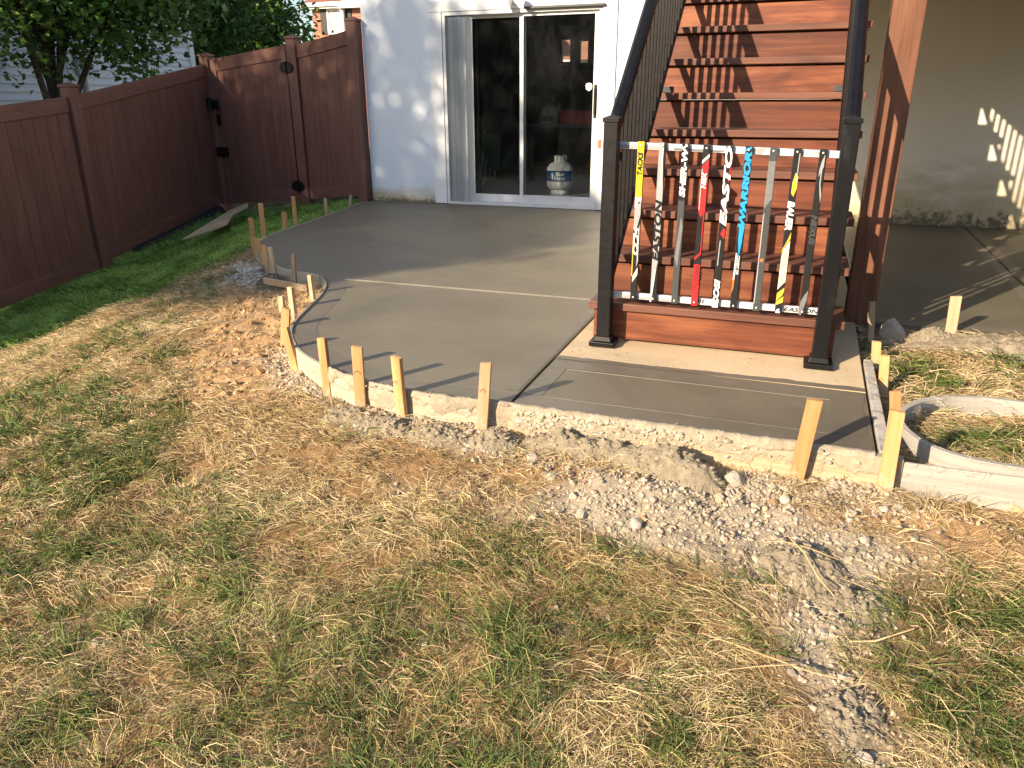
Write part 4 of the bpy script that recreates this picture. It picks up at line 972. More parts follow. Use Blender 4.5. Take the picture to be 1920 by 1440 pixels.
sf = thing('privacy_fence', (-3.47, -1.87, -.66), 'long maroon vinyl privacy fence stepping down the left side of the lawn', 'fence')
for p in (FY, FZ, FA, FB): fpost(p[0], p[1], p[2], p[3], sf)
fence_run(sf, FY, FZ, 14, 0, MT['vinyly']); fence_run(sf, FZ, FA, 14, 0, MT['vinyly']); fence_run(sf, FA, FB, 14, 0, MT['vinyly'], zb_off=.09)
rf = thing('fence_section', (-1.5, .06, -.05), 'narrow maroon vinyl fence panel between the gate and the house corner', 'fence')
gp_ = (-1.985 + .345, .175 - .062, -.075, 1.885)
fpost(*FD, rf)
gpx = (-2.072, .193, -.109, 1.84)
fpost(*gpx, rf)
fence_run(rf, gpx, FD, 4, 0, MT['vinylx'], zt_off=-.08, zb_off=.06)
gt = thing('fence_gate', (-2.4, .28, -.15), 'maroon vinyl gate with black hinges and latch in the corner of the fence', 'gate')
fence_run(gt, FB, gpx, 9, 0, MT['vinylx'], zt_off=-.05, zb_off=.06, stile=.10, inset0=.09, inset1=.085)
def on_gate(s, z, t):
    a = Vector(FB[:2]); b = Vector(gpx[:2]); d = (b - a).normalized(); nn = Vector((d.y, -d.x)); p = a + d * s + nn * t; return (p.x, p.y, z)
GL = (Vector(gpx[:2]) - Vector(FB[:2])).length
for hz in (1.52, .12):
    h = MB()
    c0 = on_gate(GL - .075, hz, .04)
    for k in range(3):
        h.tube([on_gate(GL - .075, hz - .06 + k * .045, .088), on_gate(GL - .075, hz - .022 + k * .045, .088)], .017, 10)
    ov = [on_gate(GL - .075 + .105 * math.cos(t), hz + .068 * math.sin(t), .070) for t in np.linspace(0, 2 * math.pi, 20, endpoint=False)]
    ov2 = [on_gate(GL - .075 + .105 * math.cos(t), hz + .068 * math.sin(t), .084) for t in np.linspace(0, 2 * math.pi, 20, endpoint=False)]
    h.add(ov + ov2, [tuple(range(19, -1, -1)), tuple(range(20, 40))] + [(i, (i + 1) % 20, 20 + (i + 1) % 20, 20 + i) for i in range(20)])
    h.build('hinge', MT['black'], gt)
MB().bar(on_gate(GL - .076, .02, .05), on_gate(GL - .076, 1.78, .05), .016, .03, up=(0, 1, 0)).build('gap_strip', MT['black'], gt)  # black bar stands in for the shaded gap between gate and post
lt = MB()
lt.bar(on_gate(.05, 1.10, .085), on_gate(.19, 1.10, .085), .05, .11, up=(0, 0, 1)).tube([on_gate(.10, 1.04, .12), on_gate(.10, 1.18, .12)], .035, 12).bar(on_gate(.15, .98, .05), on_gate(.17, .84, .07), .03, .05, up=(0, 1, 0))
lt.build('latch', MT['black'], gt)
MB().bar(on_gate(.06, .50, .05), on_gate(.22, .50, .05), .06, .12).tube([on_gate(.10, .47, .085), on_gate(.18, .47, .085)], .03, 10).build('bolt', MT['black'], gt)

# black corrugated drain pipe under the fence and a scrap of plywood
dpp = MB(); pts = []; rr = []
for i in range(120):
    t = i / 119; x = -3.47 + t * -.12; y = -1.35 + t * 1.65; z = -.55 + t * .27; pts.append((x, y, z)); rr.append(.085 if (i // 2) % 2 else .068)
dpp.tube(pts, rr, 14)
tag(dpp.build('drain_pipe', MT['pipe'], None, (-3.46, -.5, -.4)), 'black corrugated drain pipe lying under the bottom of the fence', 'pipe')
pl = [(-2.50, -1.62), (-2.70, -1.0), (-2.84, -.40), (-2.82, -.06), (-2.64, -.28), (-2.60, -.62), (-2.44, -.95), (-2.46, -1.25)]
plm = MB(); n = len(pl)
zz_ = [-.33, -.275, -.19, -.14, -.15, -.20, -.265, -.30]
plm.add([(x, y, z + .03) for (x, y), z in zip(pl, zz_)] + [(x, y, z + .045) for (x, y), z in zip(pl, zz_)], [tuple(range(n))] + [tuple(range(2 * n - 1, n - 1, -1))] + [(i, n + i, n + (i + 1) % n, (i + 1) % n) for i in range(n)])
tag(plm.build('plywood_scrap', MT['ply'], None, (-2.7, -.8, -.2)), 'ragged weathered plywood scrap lying on the grass before the fence gate', 'plywood')

# ------------------------------------------------------------------ stakes
STK = [ # base x, y, z, tip x, z, width, weathered, label
 (-1.105, -.382, -.04, -1.079, .103, .036, 1, 'short grey stake at the patio edge nearest the house corner'),
 (-1.010, -1.013, -.05, -1.010, .139, .034, 1, 'grey stake below the gate post, second from the house along the patio edge'),
 (-.870, -1.786, -.05, -.860, .254, .038, 0, 'tall stake in front of the lower gate hinge'),
 (-.865, -1.972, -.06, -.850, .126, .055, 0, 'short wide stake beside the tall one before the gate hinge'),
 (-.752, -2.457, -.05, -.749, .269, .040, 0, 'tall round topped stake in the green grass at the back corner of the patio'),
 (-.888, -2.429, -.10, -.892, .129, .038, 0, 'short stake standing in the grass outside the back corner of the patio'),
 (-.365, -3.071, -.14, -.382, .085, .036, 0, 'stake at the left rim of the grey gravel heap'),
 (-.170, -3.235, -.14, -.215, .110, .040, 0, 'left leaning stake over the grey gravel heap'),
 (.060, -3.49, -.07, .042, .113, .036, 0, 'stake by the pale bent board at the notch of the patio'),
 (.270, -3.68, -.06, .257, .144, .034, 1, 'thin grey stake among wet concrete clods at the notch'),
 (.525, -3.80, -.06, .540, .133, .038, 1, 'rightmost stake of the notch standing on the patio edge'),
 (1.030, -4.320, -.02, 1.019, .120, .036, 0, 'sunlit stake inside the bend of the dark form board'),
 (1.120, -4.656, -.03, 1.118, .128, .044, 0, 'wide orange stake against the dark S shaped form board'),
 (.900, -4.474, -.14, .901, .012, .036, 1, 'small dark stake half hidden in the orange clay'),
 (1.290, -5.005, -.17, 1.323, .100, .046, 0, 'tall orange stake standing upright in the clay beside the curved form'),
 (1.595, -5.31, -.17, 1.555, .107, .042, 0, 'left leaning stake on the outer bend of the curved form'),
 (1.913, -5.530, -.153, 1.901, .148, .046, 0, 'first sunlit stake of the front curve, above the white gravel'),
 (2.163, -5.658, -.102, 2.168, .175, .046, 0, 'yellow stake in wet concrete, second along the front curve'),
 (2.390, -5.705, -.104, 2.383, .169, .048, 0, 'yellow stake with a bent nail, third along the front curve'),
 (2.756, -5.712, -.096, 2.778, .189, .044, 0, 'pinkish stake with a nail, left of the front joint in the slab'),
 (3.958, -5.722, -.121, 3.983, .202, .050, 0, 'wide yellow stake tilted right at the front of the step slab'),
 (4.315, -5.300, -.10, 4.280, .116, .036, 0, 'narrow stake behind the front corner stake of the form'),
 (4.244, -5.722, -.095, 4.239, .188, .048, 0, 'knotty yellow stake at the front right corner of the form'),
 (4.290, -4.180, -.05, 4.264, .191, .030, 1, 'dark thin stake standing in the shade beside the deck post'),
 (4.295, -4.501, -.06, 4.280, .075, .040, 0, 'short stubby stake at the right of the stair pad'),
 (4.305, -4.814, -.08, 4.288, .105, .040, 0, 'leaning stake behind the short right form board'),
 (4.689, -3.925, -.01, 4.680, .192, .052, 0, 'lone stake at the edge of the right slab'),
]
for i, (bx, by, bz, tx_, tz, w, grey, lab_) in enumerate(STK):
    d = Vector((tx_ - bx, random.uniform(-.015, .015), tz - bz)); L = d.length; dn = d.normalized()
    th = .021; low = .10
    yaw = random.uniform(-.35, .35) if i not in (20, 22, 26) else random.uniform(-.1, .1)
    ex = Vector((math.cos(yaw), math.sin(yaw), 0)); ex = (ex - dn * ex.dot(dn)).normalized(); ey = dn.cross(ex)
    org = Vector((bx, by, bz))
    def P(u, v, t): return org + ex * u + ey * v + dn * t
    a, b = w / 2, th / 2; cz = random.uniform(-.004, .004)
    m_ = MB()
    m_.hexa([P(-a, -b, 0), P(a, -b, 0), P(a, b, 0), P(-a, b, 0)], [P(-a, -b, L + cz), P(a, -b, L - cz), P(a, b, L - cz * .5), P(-a, b, L + cz)])
    m_.add([P(-a, -b, .0), P(a, -b, .0), P(a, b, .0), P(-a, b, .0), P(-a * .2, 0, -low)], [(1, 0, 4), (2, 1, 4), (3, 2, 4), (0, 3, 4)])
    o = m_.build('wooden_stake', MT['stakegrey'] if grey else MT['stakepink' if i in (11, 12, 19, 26) else 'stakewood'], None, (bx, by, bz), bevel=.0018)
    tag(o, lab_, 'stake', 'wooden stakes holding the form boards')
    if i in (17, 18, 19):
        nl = MB().tube([P(-.002, -b, L * .62), P(-.004, -b - .012, L * .625), P(-.012, -b - .02, L * .60)], .0016, 6)
        nl.build('nail', MT['darkgrey'], o)
ls = MB().bar((.34, -3.90, -.055), (.80, -4.04, -.045), .022, .045)
tag(ls.build('wooden_stake', MT['stakewood'], None, (.56, -3.96, -.05), bevel=.002), 'loose stake lying flat on the mud in the notch of the patio', 'stake')

# ------------------------------------------------------------------ concrete spills, stones, gravel
SPILL_PTS = []
def mound(cx, cy, rx, ry, h, rot, seed, name, mat, label, cat, group, sink=.03, res=80, rough=.28):
    u = np.linspace(-1, 1, res); U, V = np.meshgrid(u, u); r = np.hypot(U, V)
    c, s = math.cos(rot), math.sin(rot); X = cx + (U * rx) * c - (V * ry) * s; Y = cy + (U * rx) * s + (V * ry) * c
    n = fbm(X, Y, 9, 4, 200 + seed); n2 = fbm(X, Y, 28, 4, 240 + seed); n3 = np.abs(fbm(X, Y, 14, 3, 260 + seed) - .5) * 2
    prof = np.clip(1 - (r / (.62 + .55 * (fbm(U + seed * 3, V, 1.6, 3, 220 + seed)))) ** 2.2, -.6, 1)
    Z = base_z(X, Y) + prof * h * (1 - rough + 2 * rough * n) + np.clip(prof + .15, 0, 1) * ((n2 - .5) * .034 + (fbm(X, Y, 75, 3, 280 + seed) - .5) * .028 - n3 * .012) - sink * (prof < 0)
    ii = np.arange(res - 1)[None, :] + res * np.arange(res - 1)[:, None]
    q = np.stack([ii, ii + 1, ii + res + 1, ii + res], -1).reshape(-1, 4)
    V3 = np.c_[X.ravel() - cx, Y.ravel() - cy, Z.ravel() + .0]
    m_ = prof.ravel() > -.05; SPILL_PTS.append(np.c_[X.ravel(), Y.ravel(), Z.ravel()][m_])
    o = np_mesh(name, V3, q, None, None, mat, True); o.location = (cx, cy, 0)
    return tag(o, label, cat, group)
GSP = 'spilled concrete along the forms'
mound(2.13, -5.735, .16, .075, .045, .0, 1, 'concrete_spill', MT['spill'], 'small wet concrete clump between the first two front stakes', 'concrete', GSP)
mound(2.36, -5.79, .18, .07, .055, -.1, 2, 'concrete_spill', MT['spill'], 'wet concrete clump round the foot of the nailed yellow stake', 'concrete', GSP)
mound(2.60, -5.80, .17, .085, .05, .0, 3, 'concrete_spill', MT['spill'], 'smooth grey concrete clump under the bare patch of the front form', 'concrete', GSP)
mound(2.84, -5.80, .14, .085, .06, .1, 4, 'concrete_spill', MT['spill'], 'high concrete clump right of the pinkish stake', 'concrete', GSP)
mound(3.12, -5.765, .19, .065, .075, -.03, 5, 'concrete_spill', MT['spill'], 'crumbly concrete ridge against the middle of the front form board', 'concrete', GSP)
mound(3.50, -5.81, .26, .10, .10, -.12, 6, 'concrete_spill', MT['spill'], 'largest concrete heap, long and rounded, before the front form board', 'concrete', GSP)
mound(3.30, -5.755, .22, .06, .07, -.05, 12, 'concrete_spill', MT['spill'], 'low concrete ridge joining the crumbly ridge to the largest heap', 'concrete', GSP)
mound(3.98, -6.18, .17, .12, .05, .0, 7, 'concrete_spill', MT['spill'], 'brown grey concrete lump in the lawn crossed by dry straw', 'concrete', GSP)
mound(4.12, -6.30, .12, .07, .035, .0, 8, 'concrete_spill', MT['spill'], 'cracked concrete lump right of the crossed straw', 'concrete', GSP)
mound(4.10, -6.70, .10, .12, .035, .0, 9, 'concrete_spill', MT['spill'], 'flat muddy concrete smear at the bottom of the picture', 'concrete', GSP)
mound(.36, -3.845, .24, .10, .12, -.40, 10, 'concrete_spill', MT['wetspill'], 'dark wet concrete clods in the notch behind the loose stake', 'concrete', GSP)
mound(4.95, -4.06, .62, .12, .06, .0, 11, 'concrete_spill', MT['spill'], 'muddy concrete bank along the edge of the right slab', 'concrete', GSP)
mound(4.60, -4.02, .14, .08, .07, .2, 13, 'concrete_spill', MT['spill'], 'rounded concrete dab round the foot of the lone right stake', 'concrete', GSP)

_ico = None
def ico():
    bm = bmesh.new(); bmesh.ops.create_icosphere(bm, subdivisions=1, radius=1)
    v = np.array([x.co[:] for x in bm.verts]); f = np.array([[q.index for q in p.verts] for p in bm.faces]); bm.free(); return v, f
def rocks(name, X, Y, S, cols, mat, zoff=.3, sharp=.35, flatz=.7):
    v, f = ico(); n = len(X); k = len(v)
    V = v[None] * (1 + (RNG.random((n, k, 1)) - .5) * sharp * 2)
    V = V * (RNG.uniform(.65, 1.25, (n, 1, 3)) * np.array([1, 1, flatz]))
    a = RNG.uniform(0, 6.28, n); b = RNG.uniform(-.7, .7, n)
    ca, sa, cb, sb = np.cos(a)[:, None], np.sin(a)[:, None], np.cos(b)[:, None], np.sin(b)[:, None]
    x, y, z = V[..., 0], V[..., 1], V[..., 2]
    x, z = x * cb - z * sb, x * sb + z * cb
    x, y = x * ca - y * sa, x * sa + y * ca
    Z0 = ground_z(X, Y)
    V = np.stack([x * S[:, None] + X[:, None], y * S[:, None] + Y[:, None], z * S[:, None] + (Z0 + S * zoff)[:, None]], -1).reshape(-1, 3)
    F = (f[None] + (np.arange(n) * k)[:, None, None]).reshape(-1, 3)
    return np_mesh(name, V, None, F, np.repeat(cols, k, 0), mat, False)
def scatter(n, fn, box):
    x = RNG.uniform(box[0], box[1], n); y = RNG.uniform(box[2], box[3], n); w = fn(x, y)
    k = RNG.random(n) < w; x, y = x[k], y[k]
    ok = ~(inside(PATIO, x, y)) & (seg_dist(EDGE_ALL, x, y) > .024)
    return x[ok], y[ok]
def stone_cols(n, base=(.41, .345, .27), var=.28):
    c = np.array(base)[None] * (1 + (RNG.random((n, 1)) - .5) * 2 * var); return c * (1 + (RNG.random((n, 3)) - .5) * .10)
def gravel_w(x, y):
    fd = seg_dist(EDGE_FRONT, x, y)
    w = 1.0 * np.exp(-.5 * ((fd - .03) / .055) ** 2) * (x < 2.75) * (x > 1.25)
    w += 1.6 * gauss(x, y, 3.90, -5.80, .22, .055) + 1.2 * gauss(x, y, 4.18, -5.79, .10, .04)
    w += .55 * gauss(x, y, 3.22, -5.87, .2, .04) + .12 * np.exp(-.5 * (seg_dist(TRAIL, x, y) / .09) ** 2) + .14 * gauss(x, y, 3.65, -6.02, .3, .09)
    return np.clip(w * (.35 + 1.3 * fbm(x, y, 9, 3, 81)), 0, 1)
x, y = scatter(90000, gravel_w, (1.1, 4.7, -7.0, -4.9)); S = RNG.gamma(5, .00095, len(x)) + .002
tag(rocks('gravel', x, y, np.clip(S, .004, .021), stone_cols(len(x)), MT['stone']), 'pale crushed limestone gravel spilled along the outside of the form boards', 'gravel', kind='stuff')
x, y = scatter(9000, lambda x, y: 1.2 * gauss(x, y, -.12, -3.50, .22, .085, -.65), (-1.0, .6, -4.2, -3.0)); S = RNG.gamma(5, .0022, len(x)) + .004
tag(rocks('gravel_heap', x, y, S, stone_cols(len(x), (.46, .44, .41)), MT['stone'], zoff=.5), 'grey gravel heap in the hollow outside the notch of the patio', 'gravel', kind='stuff')
x, y = scatter(17000, lambda x, y: np.clip(zones(x, y)[0] * .8, 0, 1) * np.where(x > 2.4, .12, 1), (-.4, 5.2, -6.3, -3.7)); S = RNG.gamma(1.4, .0040, len(x)) + .002
cc = np.array([.44, .28, .145])[None] * (1 + (RNG.random((len(x), 1)) - .5) * .5)
tag(rocks('clay_clods', x, y, np.clip(S, .002, .030), cc, MT['stone'], zoff=.15), 'crumbled orange clay clods beside the curved form board', 'clay', kind='stuff')
x, y = scatter(60000, lambda x, y: np.clip(zones(x, y)[1] * .9, 0, 1), (1.0, 6.0, -7.2, -3.9)); S = RNG.gamma(2.0, .0022, len(x)) + .0015
tag(rocks('concrete_crumbs', x, y, np.clip(S, .002, .022), stone_cols(len(x), (.40, .34, .255)), MT['stone'], zoff=.2), 'grey concrete crumbs scattered over the dusty ground', 'crumbs', kind='stuff')

def crust(n, fx, fy, fz, smax, cols, name, label, cat):
    v, f = ico(); k = len(v); X, Y, Z = fx(n), fy(n), fz(n)
    S = np.clip(RNG.gamma(2.0, smax / 5, n), .0012, smax)
    V = v[None] * (1 + (RNG.random((n, k, 1)) - .5) * .7) * RNG.uniform(.6, 1.4, (n, 1, 3)) * np.array([1.2, 1, .6]) * S[:, None, None]
    V = V + np.stack([X, Y, Z], -1)[:, None, :]
    F = (f[None] + (np.arange(n) * k)[:, None, None]).reshape(-1, 3)
    return tag(np_mesh(name, V.reshape(-1, 3), None, F, np.repeat(stone_cols(n, cols), k, 0), MT['stone']), label, cat, kind='stuff')
cp_ = resample(np.vstack([EDGE_CURVE[46:], [(3.2, -5.6515), (3.7, -5.6515), (4.20, -5.6515)]]), .013); nn_ = len(cp_)
th_ = np.where(cp_[:, 0] > 2.87, .0395, .0205)
c1_ = fbm(cp_[:, 0], cp_[:, 0] * 0 + 1.7, 7, 5, 401, .7); c2_ = fbm(cp_[:, 0], cp_[:, 0] * 0 + 5.1, 11, 5, 411, .7); c3_ = fbm(cp_[:, 0], cp_[:, 0] * 0 + 8.2, 26, 4, 421, .7)
dr_ = np.clip((c1_ - .34) * .26, .004, .085) * sstep(4.22, 3.3, cp_[:, 0])
rows_ = [(-.005 * np.ones(nn_), .0022 * np.ones(nn_)), (.006 + 0 * c1_, .006 + .012 * c2_), (th_ * .55, .008 + .018 * c3_), (th_ * .95, .006 + .014 * c2_), (th_ + .002 + .006 * c3_, -.004 - .35 * dr_), (th_ + .0015 + .005 * c2_, -.006 - .75 * dr_), (th_ + .0006, -.008 - dr_)]
d_ = np.gradient(cp_, axis=0); d_ /= np.linalg.norm(d_, axis=1)[:, None]; nr_ = np.c_[d_[:, 1], -d_[:, 0]]
vv_ = np.vstack([np.c_[cp_ + nr_ * o_[:, None], z_] for o_, z_ in rows_])
ii_ = np.arange(nn_ - 1)[None, :] + nn_ * np.arange(len(rows_) - 1)[:, None]
q_ = np.stack([ii_, ii_ + nn_, ii_ + nn_ + 1, ii_ + 1], -1).reshape(-1, 4)
tag(np_mesh('concrete_smear', vv_, q_, None, None, MT['smear'], True), 'ragged lip of dried concrete smeared over the top of the front form boards', 'concrete')
crust(420, lambda n: RNG.uniform(2.2, 4.2, n) ** 1.0, lambda n: -5.672 + RNG.normal(0, .011, n), lambda n: .005 + RNG.normal(0, .002, n), .008, (.38, .33, .25), 'concrete_crust', 'loose gritty crumbs stuck along the top of the front form board', 'crumbs')
crust(900, lambda n: np.clip(2.9 + np.abs(RNG.normal(0, .42, n)), 2.87, 4.15), lambda n: -5.694 + RNG.normal(0, .0015, n), lambda n: RNG.uniform(-.10, .0, n) * RNG.random(n), .012, (.46, .40, .31), 'concrete_splatter', 'lumpy concrete splatter stuck on the face of the front form board', 'concrete crust')
sp_ = np.vstack(SPILL_PTS); pick_ = {}
def spick(n): pick_['p'] = sp_[RNG.integers(0, len(sp_), n)] + RNG.normal(0, .003, (n, 3)) * np.array([1, 1, .2]); return pick_['p'][:, 0]
crust(4200, spick, lambda n: pick_['p'][:, 1], lambda n: pick_['p'][:, 2], .009, (.30, .255, .185), 'spill_crumbs', 'crumbly grit bedded in the surface of the concrete spills', 'crumbs')
crust(130, lambda n: RNG.uniform(2.9, 4.18, n), lambda n: RNG.uniform(-4.98, -4.72, n), lambda n: RNG.uniform(.001, .003, n), .005, (.36, .28, .20), 'pad_crumbs', 'loose crumbs and chips lying on the tan stair pad', 'crumbs')
def single_rock(x, y, s, label, col, cat='stone', group='loose stones on the lawn', z=None, sq=(1, 1, .75)):
    bm = bmesh.new(); bmesh.ops.create_icosphere(bm, subdivisions=3, radius=s)
    rr = random.Random(int(x * 977 + y * 331))
    dirs = [(Vector((rr.gauss(0, 1), rr.gauss(0, 1), rr.gauss(0, 1))).normalized(), rr.uniform(.62, .95)) for _ in range(13)]
    for v in bm.verts:
        p = v.co / s
        for d, h in dirs:
            q = p.dot(d)
            if q > h: p = p - d * (q - h)
        v.co = Vector((p.x * sq[0], p.y * sq[1], p.z * sq[2])) * s
    me = bpy.data.meshes.new('stone'); bm.to_mesh(me); bm.free(); me.materials.append(col)
    o = bpy.data.objects.new('stone', me); COL.objects.link(o); o.location = (x, y, (gz(x, y) if z is None else z) + s * .35); o.rotation_euler = (0, 0, rr.uniform(0, 6))
    return tag(o, label, cat, group)
MT['lime'] = lump_mat('limestone_lump', (.36, .32, .265), (.45, .40, .335), (.53, .475, .405))
MT['redstone'] = lump_mat('brown_stone', (.28, .17, .10), (.36, .23, .14), (.42, .29, .19))
o = single_rock(4.405, -4.02, .085, 'large rough concrete chunk at the foot of the deck post', MT['oldlump'], 'concrete chunk', None, z=-.05, sq=(.8, .8, 1.1))
o.name = 'concrete_chunk'
ROCKS = [(3.755, -5.795, .040, 'big crusted concrete rock against the front form left of the tilted stake', 'oldlump'), (3.93, -5.875, .022, 'round white pebble under the tilted front stake', 'lime'), (3.885, -5.885, .026, 'brown pebble among the white gravel', 'redstone'),
 (4.235, -5.84, .020, 'white stone left of two white stones by the corner stake', 'lime'), (4.285, -5.80, .017, 'white stone near the foot of the corner stake', 'lime'), (4.13, -5.90, .024, 'jagged white stone on the bare orange dirt', 'lime'),
 (4.17, -6.02, .017, 'lone white stone on the orange dirt beyond the gravel', 'lime'), (3.47, -6.11, .028, 'pale stone at the lower rim of the grey dust patch', 'lime'), (3.12, -5.93, .022, 'pale stone at the left end of the orange strip', 'lime'),
 (3.02, -5.86, .026, 'bluish stone beside the high concrete clump', 'oldlump'), (3.28, -6.10, .024, 'bluish grey stone in the straw at the edge of the dust', 'oldlump'), (4.17, -6.25, .020, 'white stone beside the concrete lump in the lawn', 'lime'),
 (4.05, -6.44, .018, 'small white stone below the crossed straw', 'lime'), (4.10, -6.57, .016, 'white stone at the end of the long straw', 'lime'), (3.33, -7.03, .018, 'whitish stone at the bottom edge among green grass', 'lime'), (4.14, -6.80, .020, 'white stone in the gravel at the lowest end of the trail', 'lime'),
 (3.00, -6.75, .012, 'tiny dark stone at the edge of a green tuft', 'oldlump'), (2.66, -6.42, .012, 'small pale pebble in the straw', 'lime'), (1.9, -5.95, .013, 'white pebble on the brown thatch below the first front stake', 'lime'), (.92, -5.5, .012, 'white pebble on the thatch left of the curved form', 'lime')]
for x, y, s, l, m in ROCKS: single_rock(x, y, s, l, MT[m])

# dry stalks on the lawn
def stalk(pts, r, label):
    P = [(x, y, gz(x, y) + dz) for x, y, dz in pts]
    n = len(P); rad = [r * .42 * (.35 + .65 * math.sin(math.pi * (i + .4) / (n - .2))) for i in range(n)]
    o = MB().tube(P, rad, 6).build('dry_stalk', MT['straw'], None, P[0])
    return tag(o, label, 'straw', 'dry stalks on the lawn')
stalk([(3.87, -6.145, .05), (3.93, -6.15, .06), (4.0, -6.165, .065), (4.09, -6.175, .05)], .004, 'pale straw lying across the brown concrete lump')
stalk([(3.94, -6.13, .06), (3.99, -6.20, .07), (4.03, -6.27, .06), (4.075, -6.335, .045)], .007, 'thick flat straw crossing the thin one on the concrete lump')
stalk([(3.74, -6.55, .05), (3.84, -6.575, .055), (3.93, -6.60, .05), (4.02, -6.62, .05), (4.12, -6.62, .045)], .006, 'long pale straw low in the picture left of the muddy smear')
stalk([(4.11, -6.485, .04), (4.17, -6.475, .05), (4.27, -6.40, .05)], .007, 'short dry leaf blade right of the trail')
stalk([(3.82, -6.66, .05), (3.90, -6.64, .06), (3.98, -6.62, .055)], .004, 'thin straw below the long pale straw')
stalk([(2.27, -6.24, .03), (2.34, -6.275, .035), (2.41, -6.315, .03)], .007, 'weathered wood splinter on the thatch at the centre left')
stalk([(1.25, -5.62, .03), (1.35, -5.64, .035), (1.46, -5.70, .03)], .003, 'thin bleached stem near the left clump')
# ------------------------------------------------------------------ grass
def blades(name, X, Y, L, W, az, e0, e1, cols, lift, mat, curl=.6, z0=None):
    """Each blade is a curved three-segment ribbon."""
    n = len(X); Z = (ground_z(X, Y) if z0 is None else z0) + lift - .004
    seg = L / 3.0; p = np.stack([X, Y, Z], -1); a = az.copy(); out = []
    cu = RNG.normal(0, curl, n)
    ws = (W, W * .95, W * .7, W * .12)
    zmin = Z + .001
    tw = RNG.uniform(-1.0, 1.0, n)
    for k in range(4):
        side = np.stack([-np.sin(a) * np.cos(tw), np.cos(a) * np.cos(tw), np.sin(tw)], -1) * (ws[k] * .5)[:, None]
        out += [p - side, p + side]
        if k < 3:
            e = e0 + (e1 - e0) * (k / 2.0)
            p = p + np.stack([np.cos(a) * np.cos(e), np.sin(a) * np.cos(e), np.sin(e)], -1) * seg[:, None]
            p[:, 2] = np.maximum(p[:, 2], zmin); a = a + cu / 3
    V = np.stack(out, 1).reshape(-1, 3)
    b = (np.arange(n) * 8)[:, None]
    Q = np.concatenate([b + np.array([[0, 1, 3, 2]]), b + np.array([[2, 3, 5, 4]]), b + np.array([[4, 5, 7, 6]])], 0)
    shade = np.array([.75, .75, .95, .95, 1.08, 1.08, 1.1, 1.1])      # paler towards the tips
    C = np.clip(cols[:, None, :] * shade[None, :, None], 0, 1).reshape(-1, 3)
    return np_mesh(name, V, Q, None, C, mat, False)
CAMXY = np.array([3.84, -8.32])
def lawn_points(n, box, wfun):
    x = RNG.uniform(box[0], box[1], n); y = RNG.uniform(box[2], box[3], n)
    keep = ~inside(PATIO, x, y) & (seg_dist(EDGE_ALL, x, y) > .03) & (y < .15)
    # only where the lens could reach
    dx = x - CAMXY[0]; dy = y - CAMXY[1]; ang = np.degrees(np.arctan2(dx, dy)); d = np.hypot(dx, dy)
    keep &= (ang < 24) & (ang > -66) & (d > .9)
    keep &= ~((x > 4.345) & (x < 5.6) & (np.abs(y - -5.68) < .03))
    x, y = x[keep], y[keep]
    k = RNG.random(len(x)) < wfun(x, y)
    return x[k], y[k]
def near_w(x, y): d = np.hypot(x - CAMXY[0], y - CAMXY[1]); return np.clip(2.6 / d, .35, 1.0)
def dry_cols(n, x, y):
    t = np.clip(fbm(x, y, 4, 3, 91) + RNG.normal(0, .16, n), 0, 1)[:, None]
    c = np.array([.46, .31, .155])[None] * (1 - t) + np.array([.82, .67, .42])[None] * t
    g = (RNG.random(n) < .18)[:, None]; c = np.where(g, c * np.array([.74, .86, .62]), c)
    d = (RNG.random(n) < .15)[:, None]; c = np.where(d, c * .5, c)
    return c * RNG.uniform(.75, 1.2, (n, 1))
def green_cols(n, x, y, lush):
    t = np.clip(fbm(x, y, 5, 3, 95) + RNG.normal(0, .2, n), 0, 1)[:, None]
    c = np.array([.050, .098, .022])[None] * (1 - t) + np.array([.20, .25, .075])[None] * t
    y_ = (RNG.random(n) < .16)[:, None] & (lush < .5)[:, None]; c = np.where(y_, np.array([.34, .29, .11]), c)
    return c * RNG.uniform(.75, 1.25, (n, 1))
def flow(x, y, seed): return 6.283 * 1.6 * fbm(x, y, 2.2, 2, seed) + RNG.normal(0, .75, len(x))

# dead thatch: flat, matted, swirling
def dry_w(x, y):
    c, d, l, g, t = zones(x, y)
    den = (1 - .88 * c) * (1 - .93 * d) * (1 - .96 * l) * (1 - .72 * g)
    den = np.where(c > .15, den * (.5 + fbm(x, y, 7, 3, 97)), den)
    den = den * (.22 + .78 * sstep(.34, .50, fbm(x, y, 6.5, 4, 111)))
    return np.clip(den * near_w(x, y), 0, 1)
x, y = lawn_points(720000, (-1.6, 6.2, -7.75, -3.2), dry_w)
x2, y2 = lawn_points(46000, (-2.2, .3, -3.9, .1), lambda x, y: np.clip(1 - zones(x, y)[2] * .97, 0, 1) * .7)
x = np.r_[x, x2]; y = np.r_[y, y2]; n = len(x)
dd = np.hypot(x - CAMXY[0], y - CAMXY[1]); wsc = np.clip(dd / 2.3, .85, 1.7)
tr = np.clip(zones(x, y)[4], 0, 1)
L = RNG.gamma(5, .0125, n) * (1 - .45 * tr) + .012
dg_ = blades('dead_grass', x, y, np.clip(L, .012, .16), RNG.uniform(.0012, .0027, n) * wsc, flow(x, y, 101), RNG.uniform(R(-2), R(42), n) * (1 - .5 * tr), RNG.uniform(R(-50), R(12), n), dry_cols(n, x, y), RNG.uniform(0, .020, n), MT['blade'], 1.3)
tag(dg_, 'flattened dead straw coloured grass covering most of the lawn', 'dead grass', kind='stuff')
print('dry', n)
